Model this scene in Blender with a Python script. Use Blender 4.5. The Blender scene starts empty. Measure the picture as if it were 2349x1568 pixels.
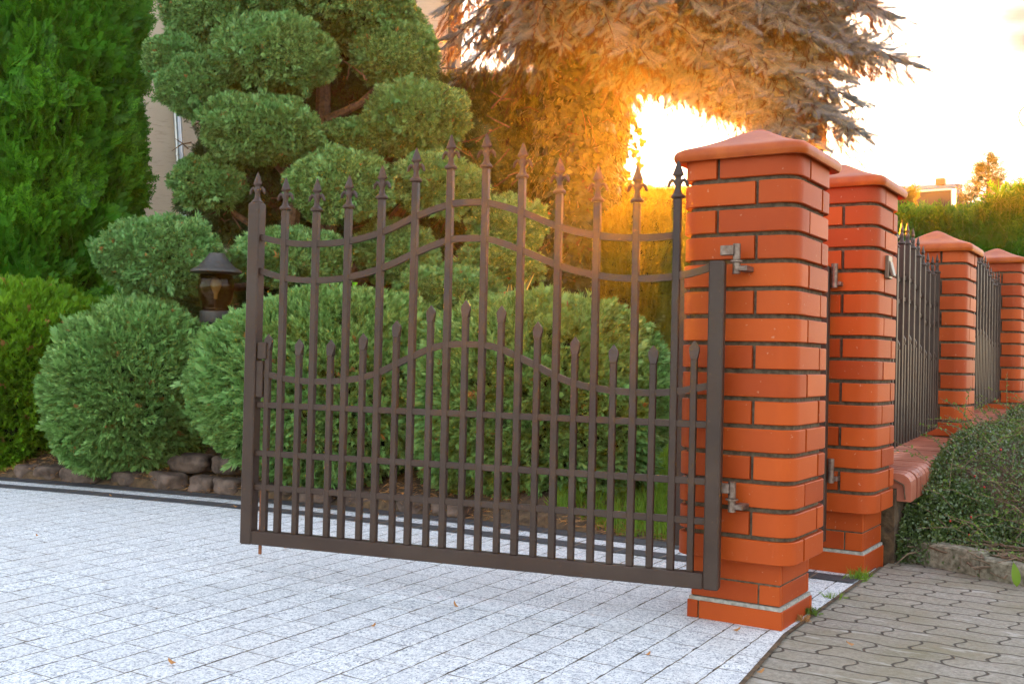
import bpy, math, random
import numpy as np
from mathutils import Vector, Matrix
random.seed(7); RNG = np.random.default_rng(11)
R = math.radians
scene = bpy.context.scene
col = scene.collection

# ------------------------------------------------------------------ camera
YAW, PITCH, ROLL = -0.5697, 0.0145, 0.0228
CAM = Vector((1.1619, -3.2523, 0.7965)); FPX = 2421.4      # focal length in units of a 2349 px wide picture
FW = Vector((math.sin(YAW)*math.cos(PITCH), math.cos(YAW)*math.cos(PITCH), math.sin(PITCH)))
r0 = Vector((math.cos(YAW), -math.sin(YAW), 0)); u0 = r0.cross(FW)
RT = r0*math.cos(ROLL) + u0*math.sin(ROLL); UP = -r0*math.sin(ROLL) + u0*math.cos(ROLL)
cd = bpy.data.cameras.new('camera'); co = bpy.data.objects.new('camera', cd); col.objects.link(co)
cd.lens = 37.11; cd.sensor_width = 36; cd.sensor_fit = 'HORIZONTAL'; cd.clip_start = .02; cd.clip_end = 2000
co.matrix_world = Matrix(((RT.x, UP.x, -FW.x, CAM.x), (RT.y, UP.y, -FW.y, CAM.y), (RT.z, UP.z, -FW.z, CAM.z), (0, 0, 0, 1)))
scene.camera = co
def at(x, y, d):
    return CAM + (FW + RT*((x-1174.5)/FPX) - UP*((y-784)/FPX))*d
def onz(x, y, z):
    v = FW + RT*((x-1174.5)/FPX) - UP*((y-784)/FPX)
    return CAM + v*((z-CAM.z)/v.z)

# ------------------------------------------------------------------ sky, sun, exposure
SUN_AZ, SUN_EL = -23.7, 10.5         # degrees from +Y towards +X, elevation
w = bpy.data.worlds.new('World'); scene.world = w; w.use_nodes = True
nt = w.node_tree; N = nt.nodes; L = nt.links
for n in list(N): N.remove(n)
wo = N.new('ShaderNodeOutputWorld'); bg = N.new('ShaderNodeBackground'); sky = N.new('ShaderNodeTexSky')
sky.sky_type = 'NISHITA'; sky.sun_disc = False; sky.sun_elevation = R(SUN_EL); sky.sun_rotation = R(SUN_AZ)
sky.air_density = 1.0; sky.dust_density = .5; sky.ozone_density = 1.0
bg.inputs[1].default_value = .075
geo = N.new('ShaderNodeTexCoord')
def wnode(t, **k):
    n = N.new(t)
    for a, b in k.items(): setattr(n, a, b)
    return n
# clouds: soft noise in the direction of view (they belong to the sky, not the picture)
mp = wnode('ShaderNodeMapping'); mp.inputs['Scale'].default_value = (1.2, 1.2, 4.0); L.new(geo.outputs['Generated'], mp.inputs[0])
no = wnode('ShaderNodeTexNoise'); no.inputs['Scale'].default_value = 3.2; no.inputs['Detail'].default_value = 6; no.inputs['Roughness'].default_value = .55
L.new(mp.outputs[0], no.inputs[0])
rp = wnode('ShaderNodeValToRGB'); rp.color_ramp.elements[0].position = .5; rp.color_ramp.elements[1].position = .72
L.new(no.outputs[0], rp.inputs[0])
# one brownish cloud bank of its own, high to the right of the sun
cdir = (at(2480, -60, 1)-CAM).normalized()
dp = wnode('ShaderNodeVectorMath', operation='DOT_PRODUCT'); nv = wnode('ShaderNodeVectorMath', operation='NORMALIZE')
L.new(geo.outputs['Generated'], nv.inputs[0]); L.new(nv.outputs[0], dp.inputs[0]); dp.inputs[1].default_value = cdir
no2 = wnode('ShaderNodeTexNoise'); no2.inputs['Scale'].default_value = 7; no2.inputs['Detail'].default_value = 4; L.new(mp.outputs[0], no2.inputs[0])
ad = wnode('ShaderNodeMath', operation='MULTIPLY_ADD'); ad.inputs[1].default_value = .009; L.new(no2.outputs[0], ad.inputs[0]); L.new(dp.outputs['Value'], ad.inputs[2])
mr = wnode('ShaderNodeMapRange'); mr.interpolation_type = 'SMOOTHSTEP'; mr.inputs[1].default_value = .9975; mr.inputs[2].default_value = 1.0045; L.new(ad.outputs[0], mr.inputs[0])
mx1 = wnode('ShaderNodeMix', data_type='RGBA'); mx1.inputs[7].default_value = (1.40, 1.45, 1.62, 1)
sc = wnode('ShaderNodeMath', operation='MULTIPLY_ADD'); sc.inputs[2].default_value = .62; sc.inputs[1].default_value = .2; L.new(rp.outputs[0], sc.inputs[0])
L.new(sc.outputs[0], mx1.inputs[0]); L.new(sky.outputs[0], mx1.inputs[6])
mx2 = wnode('ShaderNodeMix', data_type='RGBA'); mx2.inputs[7].default_value = (.13, .13, .30, 1)
sc2 = wnode('ShaderNodeMath', operation='MULTIPLY'); sc2.inputs[1].default_value = 1.0; L.new(mr.outputs[0], sc2.inputs[0])
L.new(sc2.outputs[0], mx2.inputs[0]); L.new(mx1.outputs[2], mx2.inputs[6])
mt = wnode('ShaderNodeMix', data_type='RGBA', blend_type='MULTIPLY'); mt.inputs[0].default_value = 1; mt.inputs[7].default_value = (1.04, 1.0, .93, 1)
L.new(mx2.outputs[2], mt.inputs[6]); L.new(mt.outputs[2], bg.inputs[0]); L.new(bg.outputs[0], wo.inputs[0])
sd = bpy.data.lights.new('sun', 'SUN'); sd.energy = 5.0; sd.angle = R(.5); sd.color = (1.0, .34, .01)
so = bpy.data.objects.new('sun', sd); col.objects.link(so)
sv = Vector((math.sin(R(SUN_AZ))*math.cos(R(SUN_EL)), math.cos(R(SUN_AZ))*math.cos(R(SUN_EL)), math.sin(R(SUN_EL))))
so.rotation_euler = sv.to_track_quat('Z', 'Y').to_euler(); so.location = sv*30
vs = scene.view_settings; vs.view_transform = 'Standard'; vs.look = 'None'; vs.exposure = 4.1; vs.gamma = 1; vs.use_curve_mapping = False
scene.display_settings.display_device = 'sRGB'

# ------------------------------------------------------------------ materials
def mat(name, build):
    m = bpy.data.materials.new(name); m.use_nodes = True
    t = m.node_tree; b = t.nodes['Principled BSDF']; build(m, t, b); return m
def ramp_noise(t, scale, c1, c2, p1=.35, p2=.65, detail=5, rough=.6, coord='Object', vec=None, stretch=None):
    tc = t.nodes.new('ShaderNodeTexCoord'); n = t.nodes.new('ShaderNodeTexNoise')
    n.inputs['Scale'].default_value = scale; n.inputs['Detail'].default_value = detail; n.inputs['Roughness'].default_value = rough
    src = tc.outputs[coord] if vec is None else vec
    if stretch:
        mp = t.nodes.new('ShaderNodeMapping'); mp.inputs['Scale'].default_value = stretch; t.links.new(src, mp.inputs[0]); src = mp.outputs[0]
    t.links.new(src, n.inputs[0])
    r = t.nodes.new('ShaderNodeValToRGB'); r.color_ramp.elements[0].position = p1; r.color_ramp.elements[1].position = p2
    r.color_ramp.elements[0].color = (*c1, 1); r.color_ramp.elements[1].color = (*c2, 1)
    t.links.new(n.outputs[0], r.inputs[0]); return r, n
def mixc(t, fac, a, b, mode='MIX'):
    m = t.nodes.new('ShaderNodeMix'); m.data_type = 'RGBA'; m.blend_type = mode
    for s, v in ((0, fac), (6, a), (7, b)):
        if isinstance(v, (int, float)): m.inputs[s].default_value = v
        elif isinstance(v, tuple): m.inputs[s].default_value = (*v, 1)
        else: t.links.new(v, m.inputs[s])
    return m.outputs[2]
def mth(t, op, a, b=None, c=None):
    m = t.nodes.new('ShaderNodeMath'); m.operation = op
    for i, v in enumerate((a, b, c)):
        if v is None: continue
        if isinstance(v, (int, float)): m.inputs[i].default_value = v
        else: t.links.new(v, m.inputs[i])
    return m.outputs[0]
def bump(t, b, h, strength=.3, dist=.01):
    n = t.nodes.new('ShaderNodeBump'); n.inputs['Strength'].default_value = strength; n.inputs['Distance'].default_value = dist
    t.links.new(h, n.inputs['Height']); t.links.new(n.outputs[0], b.inputs['Normal'])
def simple(name, c1, c2, scale=20, rough=.6, bs=0, bd=.004, metal=0, p1=.35, p2=.65, spec=.5):
    def f(m, t, b):
        r, n = ramp_noise(t, scale, c1, c2, p1, p2); t.links.new(r.outputs[0], b.inputs['Base Color'])
        b.inputs['Roughness'].default_value = rough; b.inputs['Metallic'].default_value = metal
        b.inputs['Specular IOR Level'].default_value = spec
        if bs: bump(t, b, n.outputs[0], bs, bd)
    return mat(name, f)
def leaf(name, c1, c2, c3=None, trans=.3, tcol=None, rough=.55, clump=1.6, spec=.35):
    """c1..c2 vary leaf by leaf, c3 mixes in by clumps"""
    def f(m, t, b):
        g = t.nodes.new('ShaderNodeNewGeometry'); colr = mixc(t, g.outputs['Random Per Island'], c1, c2)
        if c3:
            r, n = ramp_noise(t, clump, (0, 0, 0), (1, 1, 1), .42, .62, 3); colr = mixc(t, r.outputs[0], colr, c3)
        t.links.new(colr, b.inputs['Base Color']); b.inputs['Roughness'].default_value = rough
        b.inputs['Specular IOR Level'].default_value = spec
        tr = t.nodes.new('ShaderNodeBsdfTranslucent')
        if tcol: t.links.new(mixc(t, .65, colr, tcol), tr.inputs[0])
        else: t.links.new(colr, tr.inputs[0])
        mx = t.nodes.new('ShaderNodeMixShader'); mx.inputs[0].default_value = trans
        t.links.new(b.outputs[0], mx.inputs[1]); t.links.new(tr.outputs[0], mx.inputs[2])
        t.links.new(mx.outputs[0], t.nodes['Material Output'].inputs[0])
    return mat(name, f)
M = {}
def brick_m(m, t, b):
    r, n = ramp_noise(t, 3.5, (.34, .042, .003), (.42, .062, .005), .3, .7)
    g = t.nodes.new('ShaderNodeNewGeometry')
    c = mixc(t, g.outputs['Random Per Island'], (.20, .022, .003), (.52, .095, .009)); c = mixc(t, .62, c, r.outputs[0])
    r2, n2 = ramp_noise(t, 60, (0, 0, 0), (1, 1, 1), .70, .73, 2); c = mixc(t, mth(t, 'MULTIPLY', r2.outputs[0], .4), c, (.5, .3, .2))
    t.links.new(c, b.inputs['Base Color']); b.inputs['Roughness'].default_value = .55; b.inputs['Specular IOR Level'].default_value = .22
    r3, n3 = ramp_noise(t, 160, (0, 0, 0), (1, 1, 1), .3, .7, 4); bump(t, b, n3.outputs[0], .35, .0012)
M['brick'] = mat('glazed_clinker', brick_m)
M['cap'] = simple('clay_cap', (.29, .045, .003), (.38, .075, .006), 14, .5, .2, .003, spec=.3)
M['coping_'] = simple('coping_clay', (.36, .10, .05), (.48, .16, .09), 12, .5, .15, .003)
def cop_m(m, t, b):
    g = t.nodes.new('ShaderNodeNewGeometry'); c = mixc(t, g.outputs['Random Per Island'], (.22, .05, .022), (.46, .15, .085)); r, n = ramp_noise(t, 12, (.30, .08, .04), (.42, .13, .08), .3, .7)
    t.links.new(mixc(t, .4, c, r.outputs[0]), b.inputs['Base Color']); b.inputs['Roughness'].default_value = .5; bump(t, b, n.outputs[0], .2, .004)
M['coping'] = mat('coping_brick', cop_m)
M['mortar'] = simple('mortar', (.06, .04, .025), (.14, .10, .065), 60, .95, .5, .004)
M['mortar_pale'] = simple('pale_mortar', (.22, .20, .17), (.42, .39, .34), 70, .95, .5, .003)
def iron_m(m, t, b):
    r, n = ramp_noise(t, 9, (.030, .014, .009), (.044, .022, .014), .3, .7)
    r2, n2 = ramp_noise(t, 45, (0, 0, 0), (1, 1, 1), .66, .74, 4)
    r4, _ = ramp_noise(t, 2.2, (0, 0, 0), (1, 1, 1), .45, .7, 6); c = mixc(t, mth(t, 'MULTIPLY', r4.outputs[0], .35), r.outputs[0], (.075, .052, .040)); c = mixc(t, mth(t, 'MULTIPLY', r2.outputs[0], .6), c, (.13, .05, .02)); t.links.new(c, b.inputs['Base Color'])
    b.inputs['Roughness'].default_value = .5; b.inputs['Specular IOR Level'].default_value = .35; bump(t, b, n2.outputs[0], .2, .0015)
M['iron'] = mat('painted_iron', iron_m)
M['steel'] = simple('worn_steel', (.09, .05, .038), (.22, .16, .13), 60, .42, .4, .002, .5)
M['rust'] = simple('rusty_steel', (.10, .03, .01), (.24, .08, .03), 60, .8, .4, .002)
M['stucco'] = None
def stucco(m, t, b):
    r, n = ramp_noise(t, 2.5, (.46, .365, .27), (.52, .42, .32), .3, .7)
    r2, n2 = ramp_noise(t, 30, (0, 0, 0), (1, 1, 1), .58, .68, 3, stretch=(.25, .25, 1.6))
    c = mixc(t, mth(t, 'MULTIPLY', r2.outputs[0], .35), r.outputs[0], (.25, .18, .12)); t.links.new(c, b.inputs['Base Color'])
    b.inputs['Roughness'].default_value = .9; bump(t, b, n2.outputs[0], .5, .006)
M['stucco'] = mat('scratched_stucco', stucco)
M['zinc'] = simple('grey_zinc', (.30, .31, .33), (.42, .43, .45), 4, .33, 0, 0, .8)
M['darkmetal'] = simple('dark_metal', (.022, .018, .017), (.045, .036, .032), 20, .5)
M['bark'] = simple('bark', (.07, .035, .018), (.19, .10, .05), 30, .9, .9, .01)
M['darkbark'] = simple('dark_bark', (.035, .02, .012), (.09, .05, .03), 30, .95, .9, .01)
M['soil'] = simple('bed_soil', (.045, .026, .014), (.13, .075, .035), 25, .95, .8, .02)
M['rock'] = simple('field_stone', (.05, .03, .022), (.16, .105, .08), 14, .88, .9, .012)
M['kerb'] = simple('weathered_kerb', (.10, .085, .055), (.30, .265, .20), 45, .95, .8, .006)
M['lawn'] = simple('lawn_soil', (.045, .07, .012), (.09, .12, .02), 8, .95, .5, .02)
M['bluepaint'] = simple('blue_paint', (.03, .14, .28), (.05, .20, .36), 8, .5)
M['greydark'] = simple('grey_panel', (.022, .018, .02), (.04, .034, .036), 2, .7)
M['white'] = simple('off_white', (.6, .58, .55), (.75, .73, .7), 8, .5)
M['roofgrey'] = simple('grey_corrugated', (.25, .25, .27), (.42, .42, .44), 30, .6)
M['plasticbeige'] = simple('beige_plastic', (.13, .085, .055), (.17, .11, .075), 10, .4)
M['lime'] = leaf('lime_plastic', (.32, .75, .02), (.36, .8, .03), None, .4)
# foliage
M['juni'] = leaf('blue_green_juniper', (.09, .20, .038), (.31, .50, .15), (.18, .36, .095), .12, (.25, .35, .06), .4, 3.0)
M['juni_y'] = leaf('yellow_green_juniper', (.07, .20, .006), (.24, .46, .018), (.15, .34, .012), .3, (.3, .38, .03), .5, 3.0)
M['cloud'] = leaf('grey_green_cypress', (.055, .135, .024), (.27, .46, .145), (.13, .28, .075), .12, (.2, .3, .05), .4, 4.0)
M['inner'] = leaf('shade_dark_cypress', (.025, .045, .010), (.06, .10, .02), None, .15, (.22, .28, .03))  # cypress copy darkened: shade between the pads painted into the leaf colour
M['thuja'] = leaf('thuja_green', (.018, .095, .003), (.15, .40, .012), (.05, .20, .007), .28, (.12, .38, .02), .5, 2.0)
M['thuja_dk'] = leaf('thuja_darkened', (.03, .06, .010), (.07, .11, .015), None, .15, (.35, .25, .02))  # darker, browner thuja: the hedge's deep shade put into its leaf colour
M['thuja_gold'] = leaf('golden_thuja', (.10, .11, .010), (.22, .20, .018), (.11, .11, .01), .28, (.6, .38, .03))
M['spruce'] = leaf('blue_spruce', (.055, .075, .09), (.19, .23, .26), (.11, .14, .16), .02, (.3, .2, .08), .55, 3.0)
M['spruce_dk'] = leaf('shade_dark_spruce', (.018, .016, .008), (.04, .032, .012), None, .12, (.5, .22, .02))  # dark copy of the spruce needles, painting shade into gaps between boughs
M['ivy'] = leaf('ivy_leaf', (.012, .022, .004), (.032, .052, .008), None, .08, (.4, .34, .03), .35)
M['coton'] = leaf('cotoneaster_leaf', (.035, .07, .018), (.11, .16, .045), (.075, .10, .03), .2, (.2, .3, .04), .3, 4.0, .6)
M['coton_y'] = leaf('young_leaf', (.10, .19, .03), (.19, .27, .04), None, .35)
M['grass'] = leaf('grass_blade', (.10, .20, .015), (.19, .30, .03), None, .4, (.35, .5, .03))
M['dryleaf'] = leaf('dry_leaf', (.34, .14, .04), (.5, .24, .08), None, .25)
M['needles'] = leaf('fallen_needles', (.30, .13, .04), (.46, .22, .07), None, .1)
M['agave'] = leaf('agave_green', (.14, .17, .06), (.17, .2, .08), None, .3)
M['agave_y'] = leaf('agave_edge', (.55, .50, .12), (.62, .55, .15), None, .35)
M['berry'] = simple('red_berry', (.45, .015, .01), (.6, .03, .02), 8, .3)
M['twig'] = simple('brown_twig', (.10, .06, .035), (.22, .14, .09), 30, .8)

def paving(m, t, b):
    tc = t.nodes.new('ShaderNodeTexCoord'); sx = t.nodes.new('ShaderNodeSeparateXYZ'); t.links.new(tc.outputs['Object'], sx.inputs[0])
    wob = t.nodes.new('ShaderNodeTexNoise'); wob.inputs['Scale'].default_value = 28; wob.inputs['Detail'].default_value = 3; t.links.new(tc.outputs['Object'], wob.inputs[0])
    wv = mth(t, 'MULTIPLY_ADD', wob.outputs[0], .009, -.0045)
    PX, PY = .112, .150
    u = mth(t, 'ADD', mth(t, 'ADD', sx.outputs[0], mth(t, 'MULTIPLY', sx.outputs[1], .03)), wv)
    un = mth(t, 'DIVIDE', u, PX); row = mth(t, 'FLOOR', un); fu = mth(t, 'SUBTRACT', un, row)
    wn = t.nodes.new('ShaderNodeTexWhiteNoise'); wn.noise_dimensions = '1D'; t.links.new(row, wn.inputs[1])
    v = mth(t, 'ADD', mth(t, 'DIVIDE', mth(t, 'ADD', sx.outputs[1], wv), PY), mth(t, 'MULTIPLY', wn.outputs[0], .25))
    cl = mth(t, 'FLOOR', v); fv = mth(t, 'SUBTRACT', v, cl)
    du = mth(t, 'MULTIPLY', mth(t, 'MINIMUM', fu, mth(t, 'SUBTRACT', 1, fu)), PX)
    dv = mth(t, 'MULTIPLY', mth(t, 'MINIMUM', fv, mth(t, 'SUBTRACT', 1, fv)), PY)
    gap = t.nodes.new('ShaderNodeTexNoise'); gap.inputs['Scale'].default_value = 14; t.links.new(tc.outputs['Object'], gap.inputs[0])
    wu = mth(t, 'MULTIPLY_ADD', gap.outputs[0], .0082, -.0018)
    wvv = mth(t, 'MULTIPLY_ADD', gap.outputs[0], .0075, -.0020)
    ju = mth(t, 'LESS_THAN', du, wu); jv = mth(t, 'MULTIPLY', mth(t, 'LESS_THAN', dv, wvv), .8)
    j = mth(t, 'MAXIMUM', ju, jv)
    # granite grain
    sp, n1 = ramp_noise(t, 150, (.13, .15, .20), (.72, .72, .73), .37, .48, 2.5, .75, stretch=(1.25, .8, 1))
    sp2, n2 = ramp_noise(t, 60, (.58, .60, .65), (1, 1, 1), .36, .54, 3, .7)
    cc = mixc(t, 1.0, sp.outputs[0], sp2.outputs[0], 'MULTIPLY')
    cid = t.nodes.new('ShaderNodeCombineXYZ'); t.links.new(row, cid.inputs[0]); t.links.new(cl, cid.inputs[1])
    wn2 = t.nodes.new('ShaderNodeTexWhiteNoise'); wn2.noise_dimensions = '2D'; t.links.new(cid.outputs[0], wn2.inputs[0])
    cc = mixc(t, mth(t, 'MULTIPLY', wn2.outputs[0], .30), cc, (.44, .44, .46))
    st, _ = ramp_noise(t, 1.3, (0, 0, 0), (1, 1, 1), .5, .8, 4); cc = mixc(t, mth(t, 'MULTIPLY', st.outputs[0], .42), cc, (.46, .41, .36))
    jc, _ = ramp_noise(t, 35, (.035, .022, .018), (.16, .12, .06), .4, .7); cc = mixc(t, j, cc, jc.outputs[0])
    t.links.new(cc, b.inputs['Base Color']); b.inputs['Roughness'].default_value = .75
    h = mth(t, 'ADD', mth(t, 'SUBTRACT', mth(t, 'MULTIPLY', n1.outputs[0], .25), j), mth(t, 'MULTIPLY', wn2.outputs[0], .35)); bump(t, b, h, .5, .004)
M['paving'] = mat('white_granite_pavers', paving)
def band(m, t, b):
    tc = t.nodes.new('ShaderNodeTexCoord'); sx = t.nodes.new('ShaderNodeSeparateXYZ'); t.links.new(tc.outputs['UV'], sx.inputs[0])
    un = mth(t, 'DIVIDE', sx.outputs[0], .2); fu = mth(t, 'FRACT', un)
    j = mth(t, 'LESS_THAN', mth(t, 'MINIMUM', fu, mth(t, 'SUBTRACT', 1, fu)), .018)
    r, n = ramp_noise(t, 120, (.025, .023, .028), (.07, .062, .068), .35, .7)
    c = mixc(t, j, r.outputs[0], (.16, .11, .07)); t.links.new(c, b.inputs['Base Color']); b.inputs['Roughness'].default_value = .8
    bump(t, b, n.outputs[0], .5, .003)
M['band'] = mat('anthracite_pavers', band)
def wavy(m, t, b):
    tc = t.nodes.new('ShaderNodeTexCoord'); sx = t.nodes.new('ShaderNodeSeparateXYZ'); t.links.new(tc.outputs['Object'], sx.inputs[0])
    x, y = sx.outputs[0], sx.outputs[1]; LX, LY = .205, .102
    wob = t.nodes.new('ShaderNodeTexNoise'); wob.inputs['Scale'].default_value = 6; wob.inputs['Detail'].default_value = 2; t.links.new(tc.outputs['Object'], wob.inputs[0])
    w_ = mth(t, 'MULTIPLY_ADD', wob.outputs[0], .03, -.015)
    y1 = mth(t, 'ADD', mth(t, 'ADD', y, mth(t, 'MULTIPLY', mth(t, 'SINE', mth(t, 'MULTIPLY', x, 2*math.pi/LX*1.0)), .0065)), w_)
    vn = mth(t, 'DIVIDE', y1, LY); row = mth(t, 'FLOOR', vn); fv = mth(t, 'SUBTRACT', vn, row)
    zz = mth(t, 'MULTIPLY', mth(t, 'SINE', mth(t, 'MULTIPLY', fv, 2*math.pi)), .011)
    xo = mth(t, 'ADD', mth(t, 'ADD', x, zz), mth(t, 'MULTIPLY', mth(t, 'MODULO', mth(t, 'ADD', row, 400), 2), LX/2))
    un = mth(t, 'DIVIDE', xo, LX); cl = mth(t, 'FLOOR', un); fu = mth(t, 'SUBTRACT', un, cl)
    du = mth(t, 'MULTIPLY', mth(t, 'MINIMUM', fu, mth(t, 'SUBTRACT', 1, fu)), LX); dv = mth(t, 'MULTIPLY', mth(t, 'MINIMUM', fv, mth(t, 'SUBTRACT', 1, fv)), LY)
    d = mth(t, 'MINIMUM', du, dv)
    gp = t.nodes.new('ShaderNodeTexNoise'); gp.inputs['Scale'].default_value = 18; t.links.new(tc.outputs['Object'], gp.inputs[0])
    jr = t.nodes.new('ShaderNodeMapRange'); t.links.new(mth(t, 'SUBTRACT', d, mth(t, 'MULTIPLY', gp.outputs[0], .005)), jr.inputs[0])
    jr.inputs[1].default_value = -.0005; jr.inputs[2].default_value = .0028
    r, n = ramp_noise(t, 70, (.15, .125, .10), (.38, .335, .285), .35, .7, 6, .75)
    r2, n2 = ramp_noise(t, 2.6, (0, 0, 0), (1, 1, 1), .46, .7, 5); c = mixc(t, mth(t, 'MULTIPLY', r2.outputs[0], .75), r.outputs[0], (.15, .125, .06))
    cid = t.nodes.new('ShaderNodeCombineXYZ'); t.links.new(row, cid.inputs[0]); t.links.new(cl, cid.inputs[1])
    wn2 = t.nodes.new('ShaderNodeTexWhiteNoise'); wn2.noise_dimensions = '2D'; t.links.new(cid.outputs[0], wn2.inputs[0])
    c = mixc(t, mth(t, 'MULTIPLY', wn2.outputs[0], .45), c, (.22, .18, .12))
    r3, _ = ramp_noise(t, 9, (0, 0, 0), (1, 1, 1), .60, .66, 4, stretch=(.5, 2, 1)); c = mixc(t, mth(t, 'MULTIPLY', r3.outputs[0], .4), c, (.5, .47, .44))
    c = mixc(t, jr.outputs[0], (.055, .038, .025), c)
    t.links.new(c, b.inputs['Base Color']); b.inputs['Roughness'].default_value = .85
    bump(t, b, mth(t, 'ADD', jr.outputs[0], mth(t, 'MULTIPLY', n.outputs[0], .4)), .8, .006)
M['wavy'] = mat('wavy_concrete_pavers', wavy)
def glass(m, t, b):
    b.inputs['Base Color'].default_value = (.5, .38, .20, 1); b.inputs['Roughness'].default_value = .03
    b.inputs['Transmission Weight'].default_value = 1; b.inputs['IOR'].default_value = 1.25
M['glass'] = mat('smoked_glass', glass)
M['bulb'] = simple('frosted_bulb', (.42, .39, .30), (.5, .46, .36), 5, .25)

# ------------------------------------------------------------------ object helpers
def props(o, label=None, cat=None, group=None, kind=None):
    if label: o['label'] = label
    if cat: o['category'] = cat
    if group: o['group'] = group
    if kind: o['kind'] = kind
    return o
def empty(name, loc, label, cat, group=None):
    o = bpy.data.objects.new(name, None); col.objects.link(o); o.location = loc; o.empty_display_size = .1
    return props(o, label, cat, group)
def link(name, me, mats, parent=None, smooth=True):
    for m_ in (mats if isinstance(mats, (list, tuple)) else [mats]): me.materials.append(m_)
    o = bpy.data.objects.new(name, me); col.objects.link(o)
    if smooth: me.polygons.foreach_set('use_smooth', [True]*len(me.polygons))
    if parent:
        o.parent = parent; o.matrix_parent_inverse = Matrix.Translation(-Vector(parent.location)) if parent.parent is None else parent.matrix_parent_inverse.copy()
        if parent.parent is not None:
            o.matrix_parent_inverse = Matrix.Identity(4)
    return o
def npmesh(name, V, F, mi=None):
    me = bpy.data.meshes.new(name); V = np.asarray(V, np.float32); F = np.asarray(F, np.int32); k = F.shape[1]
    me.vertices.add(len(V)); me.vertices.foreach_set('co', V.ravel())
    me.loops.add(F.size); me.loops.foreach_set('vertex_index', F.ravel())
    me.polygons.add(len(F)); me.polygons.foreach_set('loop_start', np.arange(0, F.size, k, dtype=np.int32))
    if mi is not None: me.polygons.foreach_set('material_index', np.asarray(mi, np.int32))
    me.update(calc_edges=True); return me
class MB:
    def __init__(s): s.v = []; s.f = []; s.m = []; s.mi = 0
    def add(s, vs_, fs):
        b = len(s.v); s.v += [tuple(x) for x in vs_]; s.f += [tuple(b+i for i in f) for f in fs]; s.m += [s.mi]*len(fs)
    def box(s, c, size, rot=None, bev=0):
        hx, hy, hz = [a/2 for a in size]; c = Vector(c); rot = rot or Matrix.Identity(3)
        if bev:
            pts = []; b = bev
            lv = [(-hz, b), (-hz+b, 0), (hz-b, 0), (hz, b)]
            for z, i in lv:
                x, y = hx-i, hy-i; k = b if i == 0 else b*.4
                pts += [(-x+k, -y, z), (x-k, -y, z), (x, -y+k, z), (x, y-k, z), (x-k, y, z), (-x+k, y, z), (-x, y-k, z), (-x, -y+k, z)]
            fs = [tuple(range(7, -1, -1)), tuple(range(24, 32))]
            for l in range(3):
                for i in range(8): a, d = l*8+i, l*8+(i+1) % 8; fs.append((a, d, d+8, a+8))
            s.add([c+rot @ Vector(p) for p in pts], fs); return
        pts = [(-hx, -hy, -hz), (hx, -hy, -hz), (hx, hy, -hz), (-hx, hy, -hz), (-hx, -hy, hz), (hx, -hy, hz), (hx, hy, hz), (-hx, hy, hz)]
        s.add([c+rot @ Vector(p) for p in pts], [(3, 2, 1, 0), (4, 5, 6, 7), (0, 1, 5, 4), (1, 2, 6, 5), (2, 3, 7, 6), (3, 0, 4, 7)])
    def tube(s, pts, rad, n=8, caps=True):
        pts = [Vector(p) for p in pts]; rad = rad if isinstance(rad, (list, tuple)) else [rad]*len(pts)
        rings = []; prev = None
        for i, p in enumerate(pts):
            t = (pts[min(i+1, len(pts)-1)]-pts[max(i-1, 0)]).normalized()
            if prev is None: a = t.orthogonal().normalized()
            else:
                a = prev-t*prev.dot(t); a = a.normalized() if a.length > 1e-6 else t.orthogonal().normalized()
            prev = a; b2 = t.cross(a); rings.append([p+(a*math.cos(2*math.pi*k/n)+b2*math.sin(2*math.pi*k/n))*rad[i] for k in range(n)])
        vs_ = [v for r_ in rings for v in r_]; fs = []
        for i in range(len(pts)-1):
            for k in range(n): a, b = i*n+k, i*n+(k+1) % n; fs.append((a, b, b+n, a+n))
        if caps: fs += [tuple(range(n-1, -1, -1)), tuple(range((len(pts)-1)*n, len(pts)*n))]
        s.add(vs_, fs)
    def lathe(s, prof, c, n=20, axis=None, square=False):
        c = Vector(c); rings = []
        for r_, z in prof:
            for k in range(n):
                a = 2*math.pi*(k+.5)/n; x, y = math.cos(a), math.sin(a)
                rings.append(c+Vector((x*r_, y*r_, z)))
        fs = []
        for i in range(len(prof)-1):
            for k in range(n): a, b = i*n+k, i*n+(k+1) % n; fs.append((a, b, b+n, a+n))
        fs += [tuple(range(n-1, -1, -1)), tuple(range((len(prof)-1)*n, len(prof)*n))]
        s.add(rings, fs)
    def build(s, name, m, parent=None, smooth=False):
        me = bpy.data.meshes.new(name); me.from_pydata(s.v, [], s.f); me.update()
        o = link(name, me, m, parent, smooth)
        if len(me.materials) > 1: me.polygons.foreach_set('material_index', s.m)
        if smooth:
            try:
                me.set_sharp_from_angle(angle=R(38))
            except Exception: pass
        return o

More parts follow.
